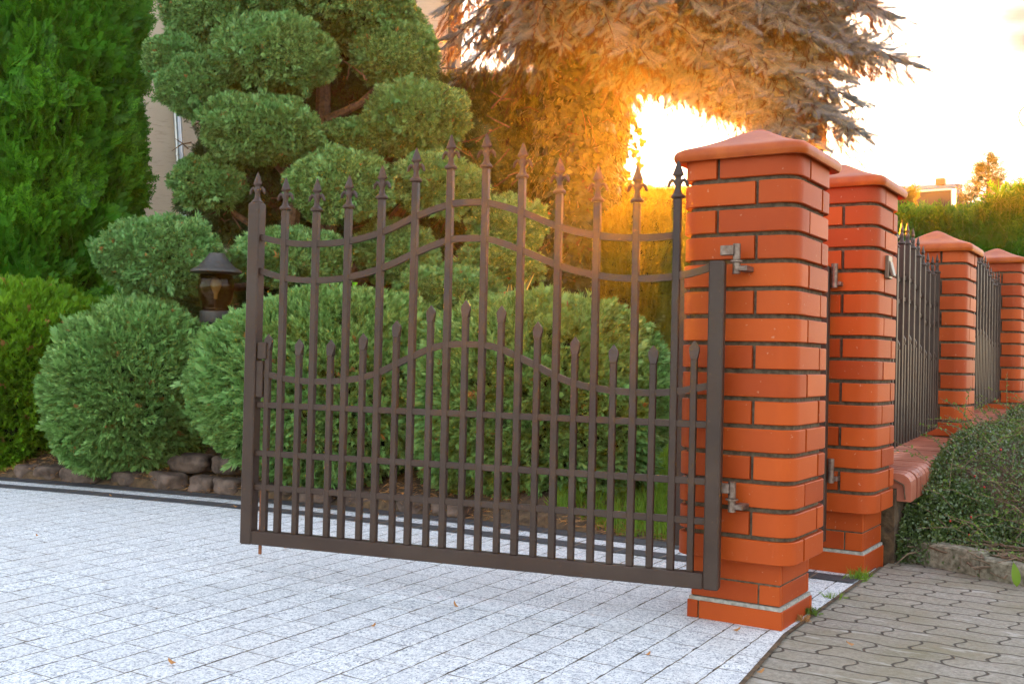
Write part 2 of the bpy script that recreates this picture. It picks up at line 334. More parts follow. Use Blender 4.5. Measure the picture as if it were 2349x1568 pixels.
# ------------------------------------------------------------------ leaf templates: quads, axis +Z, flat in XZ
def blade(base, tip, wid, bend=0, yoff=0):
    b = np.array(base, float); t = np.array(tip, float); d = t-b; n = np.cross(d, [0, 1, 0]); n /= (np.linalg.norm(n)+1e-9)
    m1 = b+d*.5+n*wid/2+np.array([0, yoff+bend, 0]); m2 = b+d*.5-n*wid/2+np.array([0, yoff+bend, 0])
    return [b, m2, t, m1]
def T(blades):
    V = np.array([p for q in blades for p in q]); F = np.arange(len(V)).reshape(-1, 4); return V, F
def tpl_sprig(rng, n=11, wid=.095, ln=.42, spread=40, vol=.3):
    B = []
    for i in range(n):
        z = .08+.8*i/n; s = 1 if i % 2 else -1; a = R(spread*(1.1-.5*i/n)); l = ln*(1-.45*i/n)*rng.uniform(.8, 1.2)
        az = rng.uniform(-.9, .9)
        tip = [s*math.sin(a)*l*math.cos(az), math.sin(az)*l*vol*2, z+math.cos(a)*l]
        B.append(blade([0, 0, z-.08], tip, wid*rng.uniform(.8, 1.2), bend=.04))
    B.append(blade([0, 0, .6], [0, 0, 1.05], wid, .02)); B.append(blade([0, 0, 0], [0, 0, .7], wid*.5))
    return T(B)
def tpl_fan(rng, n=6, droop=.15):
    B = []
    for i in range(n):
        z = .1+.75*i/n
        for s in (-1, 1):
            a = R(48-18*i/n)+rng.uniform(-.1, .1); l = .5*(1-.55*i/n)*rng.uniform(.85, 1.15); y = -droop*z*z
            dx, dz = s*math.sin(a), math.cos(a); bx = np.array([0, y, z])
            tip = bx+np.array([dx*l, -droop*l*.6, dz*l]); B.append(blade(bx, tip, .048, 0))
            for q in (.35, .6, .85):
                for s2 in (-1, 1):
                    a2 = s*a+s2*R(34); l2 = l*.36*(1.15-q*.5); p = bx+(tip-bx)*q
                    B.append(blade(p, p+np.array([math.sin(a2)*l2, -.02, math.cos(a2)*l2]), .042, .01))
    B.append(blade([0, 0, 0], [0, -droop*.8, 1.0], .05)); return T(B)
def tpl_finger(rng, n=84):
    """spruce shoot: a thick stem set all round with stiff needles"""
    B = [blade([0, 0, 0], [0, 0, 1], .07), ]
    for i in range(n):
        z = .02+.95*i/n; a = i*2.399; nl = .27*(1-.35*(i/n)**3)*rng.uniform(.85, 1.1); e = R(52-25*(i/n))
        d = np.array([math.cos(a)*math.sin(e), math.sin(a)*math.sin(e), math.cos(e)])
        b = np.array([0, 0, z]); t = b+d*nl; side = np.cross(d, [.3, .5, .2]); side /= np.linalg.norm(side)
        m = b+d*nl*.45; B.append([b, m-side*.016, t, m+side*.016])
    return T(B)
def tpl_leaf(): # pointed oval leaf, folded
    return T([[np.array([0, 0, 0.]), np.array([.28, .07, .35]), np.array([.0, .0, .52]), np.array([-.28, .07, .35])],
              [np.array([.28, .07, .35]), np.array([.2, .03, .78]), np.array([0, -.04, 1.]), np.array([0, 0, .52])],
              [np.array([-.28, .07, .35]), np.array([0, 0, .52]), np.array([0, -.04, 1.]), np.array([-.2, .03, .78])]])
def tpl_ivy():
    p = [(0, 0), (.42, -.12), (.55, .22), (.30, .45), (.36, .72), (0, 1.05), (-.36, .72), (-.30, .45), (-.55, .22), (-.42, -.12)]
    c = (0, .35); q = []
    P3 = [np.array([a, -.12*abs(a), b]) for a, b in p]; C = np.array([c[0], .05, c[1]])
    for i in range(0, 10, 2): q.append([C, P3[i], P3[(i+1) % 10], P3[(i+2) % 10]])
    return T(q)
def tpl_grass(rng):
    B = []
    for i in range(3):
        x = rng.uniform(-.15, .15); b = rng.uniform(-.35, .35); c = rng.uniform(-.3, .3)
        p0, p1, p2 = np.array([x, 0, 0]), np.array([x+b*.3, c*.3, .55]), np.array([x+b, c, rng.uniform(.8, 1.05)]); w_ = .035
        B.append([p0-[w_, 0, 0], p0+[w_, 0, 0], p1+[w_*.8, 0, 0], p1-[w_*.8, 0, 0]]); B.append([p1-[w_*.8, 0, 0], p1+[w_*.8, 0, 0], p2, p2])
    return T(B)
def norm(a): return a/(np.linalg.norm(a, axis=1, keepdims=True)+1e-9)
def scatter(tpls, P, A, Nn, S, rng):
    """place templates: P points, A axes, Nn facing hints, S sizes"""
    P = np.asarray(P); A = norm(np.asarray(A)); X = np.cross(np.asarray(Nn), A); X = norm(X); Y = np.cross(A, X)
    which = rng.integers(0, len(tpls), len(P)); Vs = []; Fs = []; off = 0
    for k, (tv, tf) in enumerate(tpls):
        i = np.where(which == k)[0]
        if not len(i): continue
        v = (tv[None, :, 0:1]*X[i][:, None, :]+tv[None, :, 1:2]*Y[i][:, None, :]+tv[None, :, 2:3]*A[i][:, None, :])*np.asarray(S)[i][:, None, None]+P[i][:, None, :]
        f = tf[None]+(np.arange(len(i))*len(tv))[:, None, None]+off
        Vs.append(v.reshape(-1, 3)); Fs.append(f.reshape(-1, 4)); off += len(i)*len(tv)
    return np.concatenate(Vs), np.concatenate(Fs)
def waves(rng, k, f):
    return rng.normal(size=(k, 3))*f, rng.uniform(0, 6.28, k)
def wnoise(w_, D):
    return np.sin(D @ w_[0].T+w_[1]).sum(1)/math.sqrt(len(w_[1]))
rg = np.random.default_rng(5)
SPRIG = [tpl_sprig(rg) for _ in range(6)]
FINE = [tpl_sprig(rg, 12, .13, .5, 55, .5) for _ in range(6)]
FAN = [tpl_fan(rg, 8, d) for d in (.1, .2, .3)]
FANS = [tpl_fan(rg, 4, d) for d in (.1, .25)]
FINGER = [tpl_finger(rg) for _ in range(3)]
LEAF = [tpl_leaf()]; IVY = [tpl_ivy()]; GRASS = [tpl_grass(rg) for _ in range(5)]
CV = np.array(CAM)
SP = [2.0]
def SUP(D): return (np.abs(D)**SP[0]).sum(1)**(-1/SP[0])
FH = Vector((-r0.y, r0.x, 0)); RM = np.array([[r0.x, r0.y, 0], [FH.x, FH.y, 0], [0, 0, 1.]])
def ellipsoid_shell(rng, c, rad, n, w_, amp=.07, thick=.06, back=.35, zmin=None):
    c = np.array(c); rad = np.array(rad); D = norm(rng.normal(size=(n*3, 3)))
    # even out by area
    r_ = (1+amp*wnoise(w_, D)*.6)*SUP(D); Pn = D/rad; nn = norm(Pn)
    keep = np.ones(len(D), bool); toc = norm(CV[None]-(c+(D*rad) @ RM)); face = ((nn @ RM)*toc).sum(1)
    keep &= (face > -.15) | (rng.random(len(D)) < back)
    D, r_, nn = D[keep][:n], r_[keep][:n], nn[keep][:n]
    P = c+(D*rad*(r_-thick*rng.random(len(D))**1.5)[:, None]) @ RM; nn = nn @ RM; D = D @ RM
    if zmin is not None:
        k = P[:, 2] > zmin; P, nn, D = P[k], nn[k], D[k]
    return P, nn, D
def core_mesh(c, rad, w_, amp, scale, seg=40, flatz=None):
    u = np.linspace(0, 2*np.pi, seg, endpoint=False); v = np.linspace(0, np.pi, seg//2+1); U, Vv = np.meshgrid(u, v)
    D = np.stack([np.cos(U)*np.sin(Vv), np.sin(U)*np.sin(Vv), np.cos(Vv)], -1).reshape(-1, 3)
    P = np.array(c)+(D*np.array(rad)*((1+amp*wnoise(w_, D)*.6)*scale*SUP(D))[:, None]) @ RM; F = []
    nv_ = len(v)
    for i in range(nv_-1):
        for j in range(seg): a = i*seg+j; b = i*seg+(j+1) % seg; F.append((a, b, b+seg, a+seg))
    return P, np.array(F)
def foliage_blob(name, parent, c, rad, n, tpls, size, m, core_m, rng, amp=.07, thick=.08, up=.35, tang=.5, outw=1.0, back=.35, zmin=None, core=.90, f=4, jit=.35, side=0):
    w_ = waves(rng, 7, f); P, nn, D = ellipsoid_shell(rng, c, rad, n, w_, amp, thick, back, zmin)
    tg = rng.normal(size=P.shape); tg -= nn*(tg*nn).sum(1, keepdims=True); tg = norm(tg)
    rad_h = D*[1, 1, 0]
    A = nn*outw+tg*tang+np.array([0, 0, up])+rad_h*side+rng.normal(size=P.shape)*jit*.4
    hint = nn+rng.normal(size=P.shape)*.5
    S = size*rng.uniform(.7, 1.25, len(P)); stray = rng.random(len(P)) < (.016 if name == 'foliage' else .010); S[stray] *= rng.uniform(1.15, 1.6, stray.sum())
    P = P-norm(A)*(S*np.where(stray, .2, .45))[:, None]; A[stray] += nn[stray]*.6
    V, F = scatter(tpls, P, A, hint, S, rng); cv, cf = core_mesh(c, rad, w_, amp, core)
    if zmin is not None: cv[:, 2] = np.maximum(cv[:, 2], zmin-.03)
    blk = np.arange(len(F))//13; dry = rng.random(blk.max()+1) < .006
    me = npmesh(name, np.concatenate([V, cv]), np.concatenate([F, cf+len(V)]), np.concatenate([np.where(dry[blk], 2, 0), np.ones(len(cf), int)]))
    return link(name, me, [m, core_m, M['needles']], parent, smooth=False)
M['core'] = simple('shade_dark_core', (.010, .010, .004), (.026, .024, .009), 35, .95, .8, .02)  # near-black solid cores: shade in the foliage gaps put into the colour
M['core_br'] = simple('brown_twigs', (.04, .022, .010), (.10, .055, .022), 45, .95, .8, .02)

# ------------------------------------------------------------------ ground
def poly_strip(name, left, right, m, z=0, uvl=True):
    n = len(left); V = [(p[0], p[1], z+(p[2] if len(p) > 2 else 0)) for p in left]+[(p[0], p[1], z+(p[2] if len(p) > 2 else 0)) for p in right]
    F = [(i, i+1, n+i+1, n+i) for i in range(n-1)]; me = bpy.data.meshes.new(name); me.from_pydata(V, [], F)
    if uvl:
        uv = me.uv_layers.new(name='uv'); s = [0]
        for i in range(1, n): s.append(s[-1]+(Vector(left[i][:2])-Vector(left[i-1][:2])).length)
        for p in me.polygons:
            for li in p.loop_indices:
                vi = me.loops[li].vertex_index; uv.data[li].uv = (s[vi % n], 0 if vi < n else 1)
    me.update(); return me
def structure(name, me, m): return props(link(name, me, m, None, False), kind='structure')
def gz(x, y): return .012*(y+.149)
# outer line of the drive's edging, fitted on the ground
edge = [(-30, -7.5), (-12, -1.55), (-8.0, -.30), (-6.2, .14), (-4.835, .446), (-4.0, .62), (-3.142, .774), (-2.4, .865), (-1.6, .925), (-.8, .955), (0.0, .965), (.20, .968)]
def off(line, d):
    out = []
    for i, p in enumerate(line):
        a = Vector(line[max(i-1, 0)]); b = Vector(line[min(i+1, len(line)-1)]); t = (b-a).normalized(); n_ = Vector((t.y, -t.x)); out.append((p[0]+n_.x*d, p[1]+n_.y*d))
    return out
def Z(line, dz=0): return [(x, y, gz(x, y)+dz) for x, y in line]
n_ = 60; V = []; F = []
big = [(-150, -150, -.06), (150, -150, -.06), (150, 150, -.06), (-150, 150, -.06)]
me = bpy.data.meshes.new('lawn'); me.from_pydata(big, [], [(0, 1, 2, 3)]); structure('lawn', me, M['lawn'])
e0, e1, e2, e3 = Z(edge), Z(off(edge, .112)), Z(off(edge, .232)), Z(off(edge, .336))
drive_pts = e0+[(.158, .615, gz(0, .615)), (.170, -.2, gz(0, -.2)), (.232, -.7, gz(0, -.7)), (.34, -1.9, gz(0, -1.9)), (.6, -8, gz(0, -8)), (-30, -30, gz(0, -20))]
# drive surface as a strip between the edging and the street side
lo = [(-60, -26), (-30, -22), (-12, -14), (-8, -12), (-6.2, -10), (-4.8, -9), (-4, -8.5), (-3.1, -8), (-2.4, -8), (-1.6, -8), (-.8, -8), (0, -8)]
V = []; F = []
bx = [(.158, .968), (.158, .615), (.170, -.18), (.227, -.69), (.32, -1.6), (.45, -3), (.6, -8)]
top = [(x, y) for x, y in edge if x < .15]
outline = top+bx+[(-30, -8)]
V = [(x, y, gz(x, y)+.0) for x, y in outline]; me = bpy.data.meshes.new('driveway'); me.from_pydata(V, [], [tuple(range(len(V)))]); structure('driveway', me, M['paving'])
cutx = lambda l: [(min(x, .155), y, z+.004) for x, y, z in l]
structure('driveway_edging', poly_strip('edging', cutx(e0), cutx(e1), None), M['band'])
structure('driveway_inner_line', poly_strip('inner', cutx(e2), cutx(e3), None), M['band'])
# pavement outside the fence
pv = [(.165, 1.30), (.165, .615), (.176, -.18), (.233, -.69), (.326, -1.6), (.456, -3), (.606, -12), (12, -12), (12, 1.30)]
me = bpy.data.meshes.new('pavement'); me.from_pydata([(x, y, gz(x, y)-.004) for x, y in pv], [], [tuple(range(len(pv)))]); structure('pavement', me, M['wavy'])
# sandy joint between drive and pavement
jl = [(.165, 1.0), (.165, .615), (.173, -.18), (.230, -.69), (.323, -1.6), (.453, -3), (.6, -8)]
structure('paving_joint', poly_strip('joint', [(x-.006, y, gz(x, y)+.002) for x, y in jl], [(x+.008, y, gz(x, y)+.002) for x, y in jl], None), M['soil'])
# raised bed behind the edging
def bedz(x, y, d): return gz(x, y)+.01+.14*min(1, d/.5)+.05*math.sin(3*x+1)*min(1, d)+.03*math.sin(7*x+5*y)
g = []; cols = []
xs = np.linspace(-9, -.30, 110)
ex = np.array([p[0] for p in edge]); ey = np.array([p[1] for p in edge])
ny = 26
for x in xs:
    y0 = float(np.interp(x, ex, ey))+.004; fade = max(0, min(1, (-.75-x)/.6))
    for j in range(ny):
        d = 4.5*(j/(ny-1))**1.6; g.append((x, y0+d, gz(x, y0)+.004+(bedz(x, y0+d, d)-gz(x, y0)-.004)*(fade if j else 0)))
F = [(i*ny+j, (i+1)*ny+j, (i+1)*ny+j+1, i*ny+j+1) for i in range(len(xs)-1) for j in range(ny-1)]
me = bpy.data.meshes.new('garden_bed'); me.from_pydata(g, [], F); structure('garden_bed', me, M['soil'])
def bed_at(x, y):
    y0 = float(np.interp(x, ex, ey)); fade = max(0, min(1, (-.75-x)/.6)); return gz(x, y0)+(bedz(x, y, max(0, y-y0))-gz(x, y0))*fade

# ------------------------------------------------------------------ brick pillars
def rr_point(s, w_, r_):
    """point on a rounded square, s = arc parameter as (side, t in -1..1)"""
def rounded_outline(w_, r_, n=5):
    P = []
    for cx, cy, a0 in ((w_-r_, w_-r_, 0), (-w_+r_, w_-r_, 90), (-w_+r_, -w_+r_, 180), (w_-r_, -w_+r_, 270)):
        for k in range(n+1): a = R(a0+90*k/n); P.append((cx+r_*math.cos(a), cy+r_*math.sin(a)))
    return P          # counter-clockwise, starts on +x side
def course(mb, cx, cy, z0, z1, w_, r_, mirror):
    """four clinker bricks in pinwheel bond round the core, one corner each, corners rounded"""
    j = .0062; k = w_-.125; ch = .0025
    O = rounded_outline(w_, r_)
    per = O+[O[0]]
    # cut positions: one joint per side
    cuts = [(w_, k if not mirror else -k), (-k if not mirror else k, w_), (-w_, -k if not mirror else k), (k if not mirror else -k, -w_)]
    # walk the outline from cut to cut
    for q in range(4):
        a = cuts[q]; b = cuts[(q+1) % 4]
        def move(p, side, d):
            return ((p[0], p[1]+d), (p[0]-d, p[1]), (p[0], p[1]-d), (p[0]+d, p[1]))[side]
        start = move(a, q, j); end = move(b, (q+1) % 4, -j)
        corner = [O[q*6+i] for i in range(6)]
        out = [start]+corner+[end]
        n = len(out); inn = []
        for i, p in enumerate(out):
            s_ = .045 if True else 0; m_ = 1-s_/w_
            if i == 0: ip = ((p[0]-.04, p[1]), (p[0], p[1]-.04), (p[0]+.04, p[1]), (p[0], p[1]+.04))[q]
            elif i == n-1: ip = ((p[0]-.04, p[1]), (p[0], p[1]-.04), (p[0]+.04, p[1]), (p[0], p[1]+.04))[(q+1) % 4]
            else: ip = (p[0]*m_, p[1]*m_)
            inn.append(ip)
        jz = random.uniform(-.0008, .0008); jo = random.uniform(-.0012, .0012)
        def ring(ins, z):
            res = []
            for i, p in enumerate(out):
                f_ = (ins+jo)/w_; res.append((cx+p[0]*(1-f_), cy+p[1]*(1-f_), z+jz))
            return res
        L_ = [ring(ch, z0), ring(0, z0+ch), ring(0, z1-ch), ring(ch, z1)]
        Vv = [v for l in L_ for v in l]+[(cx+p[0], cy+p[1], z0+jz) for p in inn]+[(cx+p[0], cy+p[1], z1+jz) for p in inn]
        Ff = []
        for l in range(3):
            for i in range(n-1): Ff.append((l*n+i, l*n+i+1, (l+1)*n+i+1, (l+1)*n+i))
        b0, b1 = 4*n, 5*n
        for i in range(n-1): Ff.append((i+1, i, b0+i, b0+i+1)); Ff.append((3*n+i, 3*n+i+1, b1+i+1, b1+i))
        Ff.append((0, n, 2*n, 3*n, b1, b0)); Ff.append((n-1, b0+n-1, b1+n-1, 4*n-1, 3*n-1, 2*n-1))
        mb.add(Vv, Ff)
def cap_mesh(mb, cx, cy, z, h):
    prof = [(.165, .002), (.188, -.005), (.203, -.018), (.2095, -.017), (.2145, -.006), (.2145, .005), (.209, .016), (.196, .024), (.17, .033), (.14, .044), (.105, .059), (.07, .077), (.042, .091), (.02, .101), (.006, .105)]
    rings = []; n = 9
    for i, (w_, zz) in enumerate(prof):
        rc = min(w_*.25, .045); O = []
        for ccx, ccy, a0 in ((w_-rc, w_-rc, 0), (-w_+rc, w_-rc, 90), (-w_+rc, -w_+rc, 180), (w_-rc, -w_+rc, 270)):
            for k in range(n):
                a = R(a0+90*k/(n-1)); O.append((cx+ccx+rc*math.cos(a), cy+ccy+rc*math.sin(a), z+zz*h))
        rings.append(O)
    m_ = 4*n; Vv = [v for r_ in rings for v in r_]; Ff = []
    for i in range(len(prof)-1):
        for k in range(m_): a, b = i*m_+k, i*m_+(k+1) % m_; Ff.append((a, b, b+m_, a+m_))
    Ff += [tuple(range(m_-1, -1, -1)), tuple(range((len(prof)-1)*m_, len(prof)*m_))]; mb.add(Vv, Ff)
def pillar(cx, cy, zc1, ncourse, label, base=None, w_=.1875, caph=1.0):
    """zc1 = bottom of lowest rounded course; base=(ground z, plinth top z)"""
    t = empty('brick_pillar', (cx, cy, (base[0] if base else zc1)), label, 'pillar', 'brick pillars along the fence')
    mb = MB()
    for i in range(ncourse): course(mb, cx, cy, zc1+i*.083, zc1+i*.083+.0695, w_, .062, i % 2 == 0)
    mb.build('brickwork', M['brick'], t, True)
    top_ = zc1+ncourse*.083-.0135; mm = MB(); wi = w_-.015
    # mortar core with rounded corners
    O = rounded_outline(wi, .055); nO = len(O); zb = zc1+.0 if base else zc1
    mm.add([(cx+x, cy+y, zb+.002) for x, y in O]+[(cx+x, cy+y, top_+.003) for x, y in O], [tuple(range(nO-1, -1, -1)), tuple(range(nO, 2*nO))]+[(i, (i+1) % nO, nO+(i+1) % nO, nO+i) for i in range(nO)])
    if base:
        g0, zp = base; wp = .149
        mm.box((cx, cy, (zp+zc1)/2+.002), (2*wp-.022, 2*wp-.022, zc1-zp+.002))
        mm.box((cx, cy, (g0-.05+zp)/2), (2*wp-.012, 2*wp-.012, zp-g0+.05-.008))
        mm.mi = 1; mm.box((cx, cy, zp-.001), (2*wp-.004, 2*wp-.004, .012))
    mm.build('mortar', [M['mortar'], M['mortar_pale']], t)
    if base:
        pb = MB(); hs = (zc1-zp)/2; wq = wp-.007
        def flat(z0, z1, ww, cut, thick=.02):
            for sgn in (-1, 1):
                for ax in (0, 1):
                    segs = [(-ww, cut-.003), (cut+.003, ww)] if ax == 0 else [(-ww+.0225, ww-.0225)]
                    for a, b in segs:
                        if ax == 0: pb.box((cx+(a+b)/2, cy+sgn*(ww-thick/2), (z0+z1)/2), (b-a, thick, z1-z0), bev=.0015)
                        else: pb.box((cx+sgn*(ww-thick/2), cy+(a+b)/2, (z0+z1)/2), (thick, b-a, z1-z0), bev=.0015)
        flat(zp+.008, zp+hs-.003, wq, .075); flat(zp+hs+.003, zc1-.003, wq, -.06)
        flat(g0-.05, zp-.006, wp+.002, -.115)
        pb.build('plinth', M['brick'], t, True)
    cb = MB(); cap_mesh(cb, cx, cy, top_+.006, caph); cb.build('cap', M['cap'], t, True)
    return t, top_
P1, top1 = pillar(0, 0, .197, 15, 'nearest orange brick gate pillar, the open driveway gate hinged to it', (gz(0, -.15)-.0, .060))
P2, top2 = pillar(0.001, .945, .244, 15, 'second orange brick pillar from the camera, beige bell box on its street side', (gz(0, .8), .0915))
P3, top3 = pillar(-.001, 2.842, 1.349-13*.083, 14, 'third brick pillar from the camera, standing on the low wall between two fence panels', None, .185, 1.08)
P4, top4 = pillar(0.0, 4.985, 1.545-.0715-14*.083, 15, 'farthest brick pillar, cut by the right edge of the photo', None, .185, 1.0)

# bell box on pillar two
t = empty('bell_box', (.19, .93, 1.17), 'small beige plastic bell box fixed to the street side of the second brick pillar', 'bell box')
b = MB(); b.box((.194, .915, 1.172), (.016, .062, .088), bev=.003); b.build('back_plate', M['plasticbeige'], t)
b = MB(); rot = Matrix.Rotation(R(-14), 3, 'Y'); b.box((.206, .915, 1.166), (.012, .046, .062), rot, .003); b.build('hood', M['plasticbeige'], t)

# ------------------------------------------------------------------ iron work
def finial(mb, p, h, s=1.0):
    """spear with two curled leaves; h = horizontal unit vector of the fence plane"""
    p = Vector(p); h = Vector(h)
    prof = [(.019, 0), (.0215, .003), (.0215, .008), (.017, .012), (.012, .017), (.0095, .026), (.0085, .036), (.0125, .048), (.0125, .054), (.010, .060), (.0115, .066), (.0175, .070), (.0185, .073), (.0165, .077), (.011, .092), (.0045, .109), (.0010, .1155)]
    i0 = len(mb.v); mb.lathe([(r_*s, z*s) for r_, z in prof], p, 10); nn_ = Vector((h.y, -h.x, 0))
    for q in range(i0, len(mb.v)):
        v = Vector(mb.v[q]); zz_ = (v.z-p.z)/s
        if zz_ > .045: v -= nn_*((v-p).dot(nn_)*.5*min(1, (zz_-.045)/.015))
        mb.v[q] = tuple(v)
    for sg in (-1, 1):
        pts = [p+h*(sg*.006*s)+Vector((0, 0, .040*s)), p+h*(sg*.011*s)+Vector((0, 0, .053*s)), p+h*(sg*.0185*s)+Vector((0, 0, .056*s)), p+h*(sg*.0255*s)+Vector((0, 0, .049*s)), p+h*(sg*.029*s)+Vector((0, 0, .038*s)), p+h*(sg*.033*s)+Vector((0, 0, .036*s))]
        mb.tube(pts, [.004*s, .0062*s, .0068*s, .0062*s, .0045*s, .0022*s], 7)
def barbox(mb, p0, p1, h, wid, dep, bev=.002):
    """square bar from p0 to p1, h = fence direction (horizontal)"""
    p0 = Vector(p0); p1 = Vector(p1); d = p1-p0; n = Vector((h[1], -h[0], 0))
    if abs(d.normalized().z) > .7: u = Vector(h)
    else: u = d.normalized().cross(n)
    zx = d.normalized(); rot = Matrix((u*1.0, n*1.0, zx)).transposed(); rot = Matrix(((u.x, n.x, zx.x), (u.y, n.y, zx.y), (u.z, n.z, zx.z)))
    mb.box((p0+p1)/2, (wid, dep, d.length), rot, bev)
def ribbon(mb, pts, h, thick, dep):
    """curved rail of rectangular section"""
    n = Vector((h[1], -h[0], 0)); Vv = []; Ff = []
    for i, p in enumerate(pts):
        tt = (Vector(pts[min(i+1, len(pts)-1)])-Vector(pts[max(i-1, 0)])).normalized(); u = n.cross(tt)
        if u.z < 0: u = -u
        p = Vector(p); Vv += [p-u*thick/2-n*dep/2, p-u*thick/2+n*dep/2, p+u*thick/2+n*dep/2, p+u*thick/2-n*dep/2]
    m_ = len(pts)
    for i in range(m_-1):
        for k in range(4): a, b = i*4+k, i*4+(k+1) % 4; Ff.append((a, b, b+4, a+4))
    Ff += [(3, 2, 1, 0), tuple(range(4*m_-4, 4*m_))]; mb.add(Vv, Ff)
def interp(tab, u):
    xs_, ys_ = [a for a, b in tab], [b for a, b in tab]
    # smooth (catmull-rom) interpolation
    u = max(xs_[0], min(xs_[-1], u)); i = max(j for j in range(len(xs_)) if xs_[j] <= u+1e-9); i = min(i, len(xs_)-2)
    x0, x1 = xs_[i], xs_[i+1]; y0, y1 = ys_[i], ys_[i+1]
    def sl(j):
        if j == 0: return 0
        if j == len(xs_)-1: return (ys_[-1]-ys_[-2])/(xs_[-1]-xs_[-2])*1.2
        return (ys_[j+1]-ys_[j-1])/(xs_[j+1]-xs_[j-1])
    q = (u-x0)/(x1-x0); d = x1-x0
    return (2*q**3-3*q*q+1)*y0+(q**3-2*q*q+q)*d*sl(i)+(-2*q**3+3*q*q)*y1+(q**3-q*q)*d*sl(i+1)
R1 = [(0, 1.300), (.07, 1.295), (.19, 1.260), (.31, 1.212), (.44, 1.182), (.57, 1.173), (.70, 1.180), (.81, 1.203)]
R2 = [(0, 1.182), (.07, 1.178), (.19, 1.138), (.31, 1.090), (.44, 1.058), (.57, 1.047), (.70, 1.056), (.81, 1.086)]
R3 = [(0, .836), (.10, .828), (.20, .790), (.35, .725), (.49, .701), (.62, .698), (.70, .706), (.81, .729)]
GA = 1.3641; H = Vector((-math.sin(GA), -math.cos(GA), 0)); GO = Vector((-.04, -.262, 0))
def gp(s, z): return GO+H*s+Vector((0, 0, z))
gate = empty('driveway_gate', gp(0, .12), 'large open brown wrought iron driveway gate with spear tips, in front of the shrubs', 'gate')
def part(name, f, parent, m=None, smooth=False):
    b = MB(); f(b); return b.build(name, m or M['iron'], parent, smooth)
part('latch_stile', lambda b: barbox(b, gp(1.622, .119), gp(1.622, 1.322), H, .046, .046, .004), gate)
part('hinge_stile', lambda b: barbox(b, gp(-.012, .119), gp(-.012, 1.098), H, .046, .046, .004), gate)
part('bottom_rail', lambda b: barbox(b, gp(.011, .1425), gp(1.599, .1435), H, .047, .042, .003), gate)
for tab in (R1, R2, R3):
    s0, s1 = (.113, 1.60) if tab is R1 else (.011, 1.60)
    part('curved_rail', lambda b: ribbon(b, [gp(s0+(s1-s0)*i/48, interp(tab, abs(s0+(s1-s0)*i/48-.80))) for i in range(49)], H, .021, .016), gate)
for z in (.608, .438, .319): part('straight_rail', lambda b: barbox(b, gp(.011, z), gp(1.599, z+.001), H, .021, .016, .002), gate)
tt = [1.408, 1.40, 1.407, 1.435, 1.488, 1.525, 1.524, 1.486, 1.432, 1.401, 1.395, 1.405]
hy = Vector((H.x, H.y, 0))
fin = part('finial', lambda b: finial(b, gp(1.622, 1.320), H, .98), gate, smooth=True)
for i in range(12):
    s = 1.505-.1265*i; zt = tt[i]-.114
    pk = part('picket', lambda b: barbox(b, gp(s, .166), gp(s, zt), H, .022, .022, .002), gate)
    part('finial', lambda b: finial(b, gp(s, zt), H, 1.0), pk, smooth=True)
zs = [.8597, .8435, .8432, .8663, .9123, .963, .9794]
def flat_tip(b, s, z):
    # forged flat leaf tip on a short picket
    n = Vector((H.y, -H.x, 0)); pts = [(.010, 0), (.0125, .012), (.0155, .026), (.0150, .036), (.0, .056)]
    Vv = []; dep = [.011, .008, .0055, .005, .003]
    for (x, dz), dd in zip(pts, dep):
        for sx_, sy_ in ((-1, -1), (1, -1), (1, 1), (-1, 1)): Vv.append(gp(s, z+dz)+H*(sx_*x)+n*(sy_*dd))
    Ff = [(i*4+k, i*4+(k+1) % 4, i*4+4+(k+1) % 4, i*4+4+k) for i in range(4) for k in range(4)]; b.add(Vv, Ff)
for i in range(13):
    s = 1.5593-.1255*i; z = zs[min(i, 12-i)]-.056
    pk = part('short_picket', lambda b: (barbox(b, gp(s, .166), gp(s, z), H, .020, .020, .002), flat_tip(b, s, z)), gate)
part('lock_case', lambda b: (b.box(gp(1.578, .80), (.036, .034, .06), Matrix.Rotation(math.pi/2-GA+math.pi, 3, 'Z'), .003), b.box(gp(1.588, .70), (.03, .03, .13), Matrix.Rotation(math.pi/2-GA+math.pi, 3, 'Z'), .003)), gate)
part('drop_bolt', lambda b: b.tube([gp(1.573, .085), gp(1.573, .32)], .006, 8), gate, M['rust'], True)
def hinge(z):
    def f(b):
        p = GO+Vector((.062, .024, 0)); b.tube([p+Vector((0, 0, z+.008)), p+Vector((0, 0, z+.056))], .0115, 12)
        b.tube([p+Vector((0, 0, z-.034)), p+Vector((0, 0, z+.0))], .0115, 12)
        b.tube([p+Vector((0, 0, z+.001)), p+Vector((0, 0, z+.006))], .019, 14)
        b.box(p+Vector((-.026, -.008, z+.036)), (.042, .016, .030), bev=.002)
        b.box(p+Vector((.020, .028, z-.018)), (.030, .070, .016), bev=.002)
    return f
part('hinge', hinge(.385), gate, M['steel'], True); part('hinge', hinge(1.095), gate, M['steel'], True)

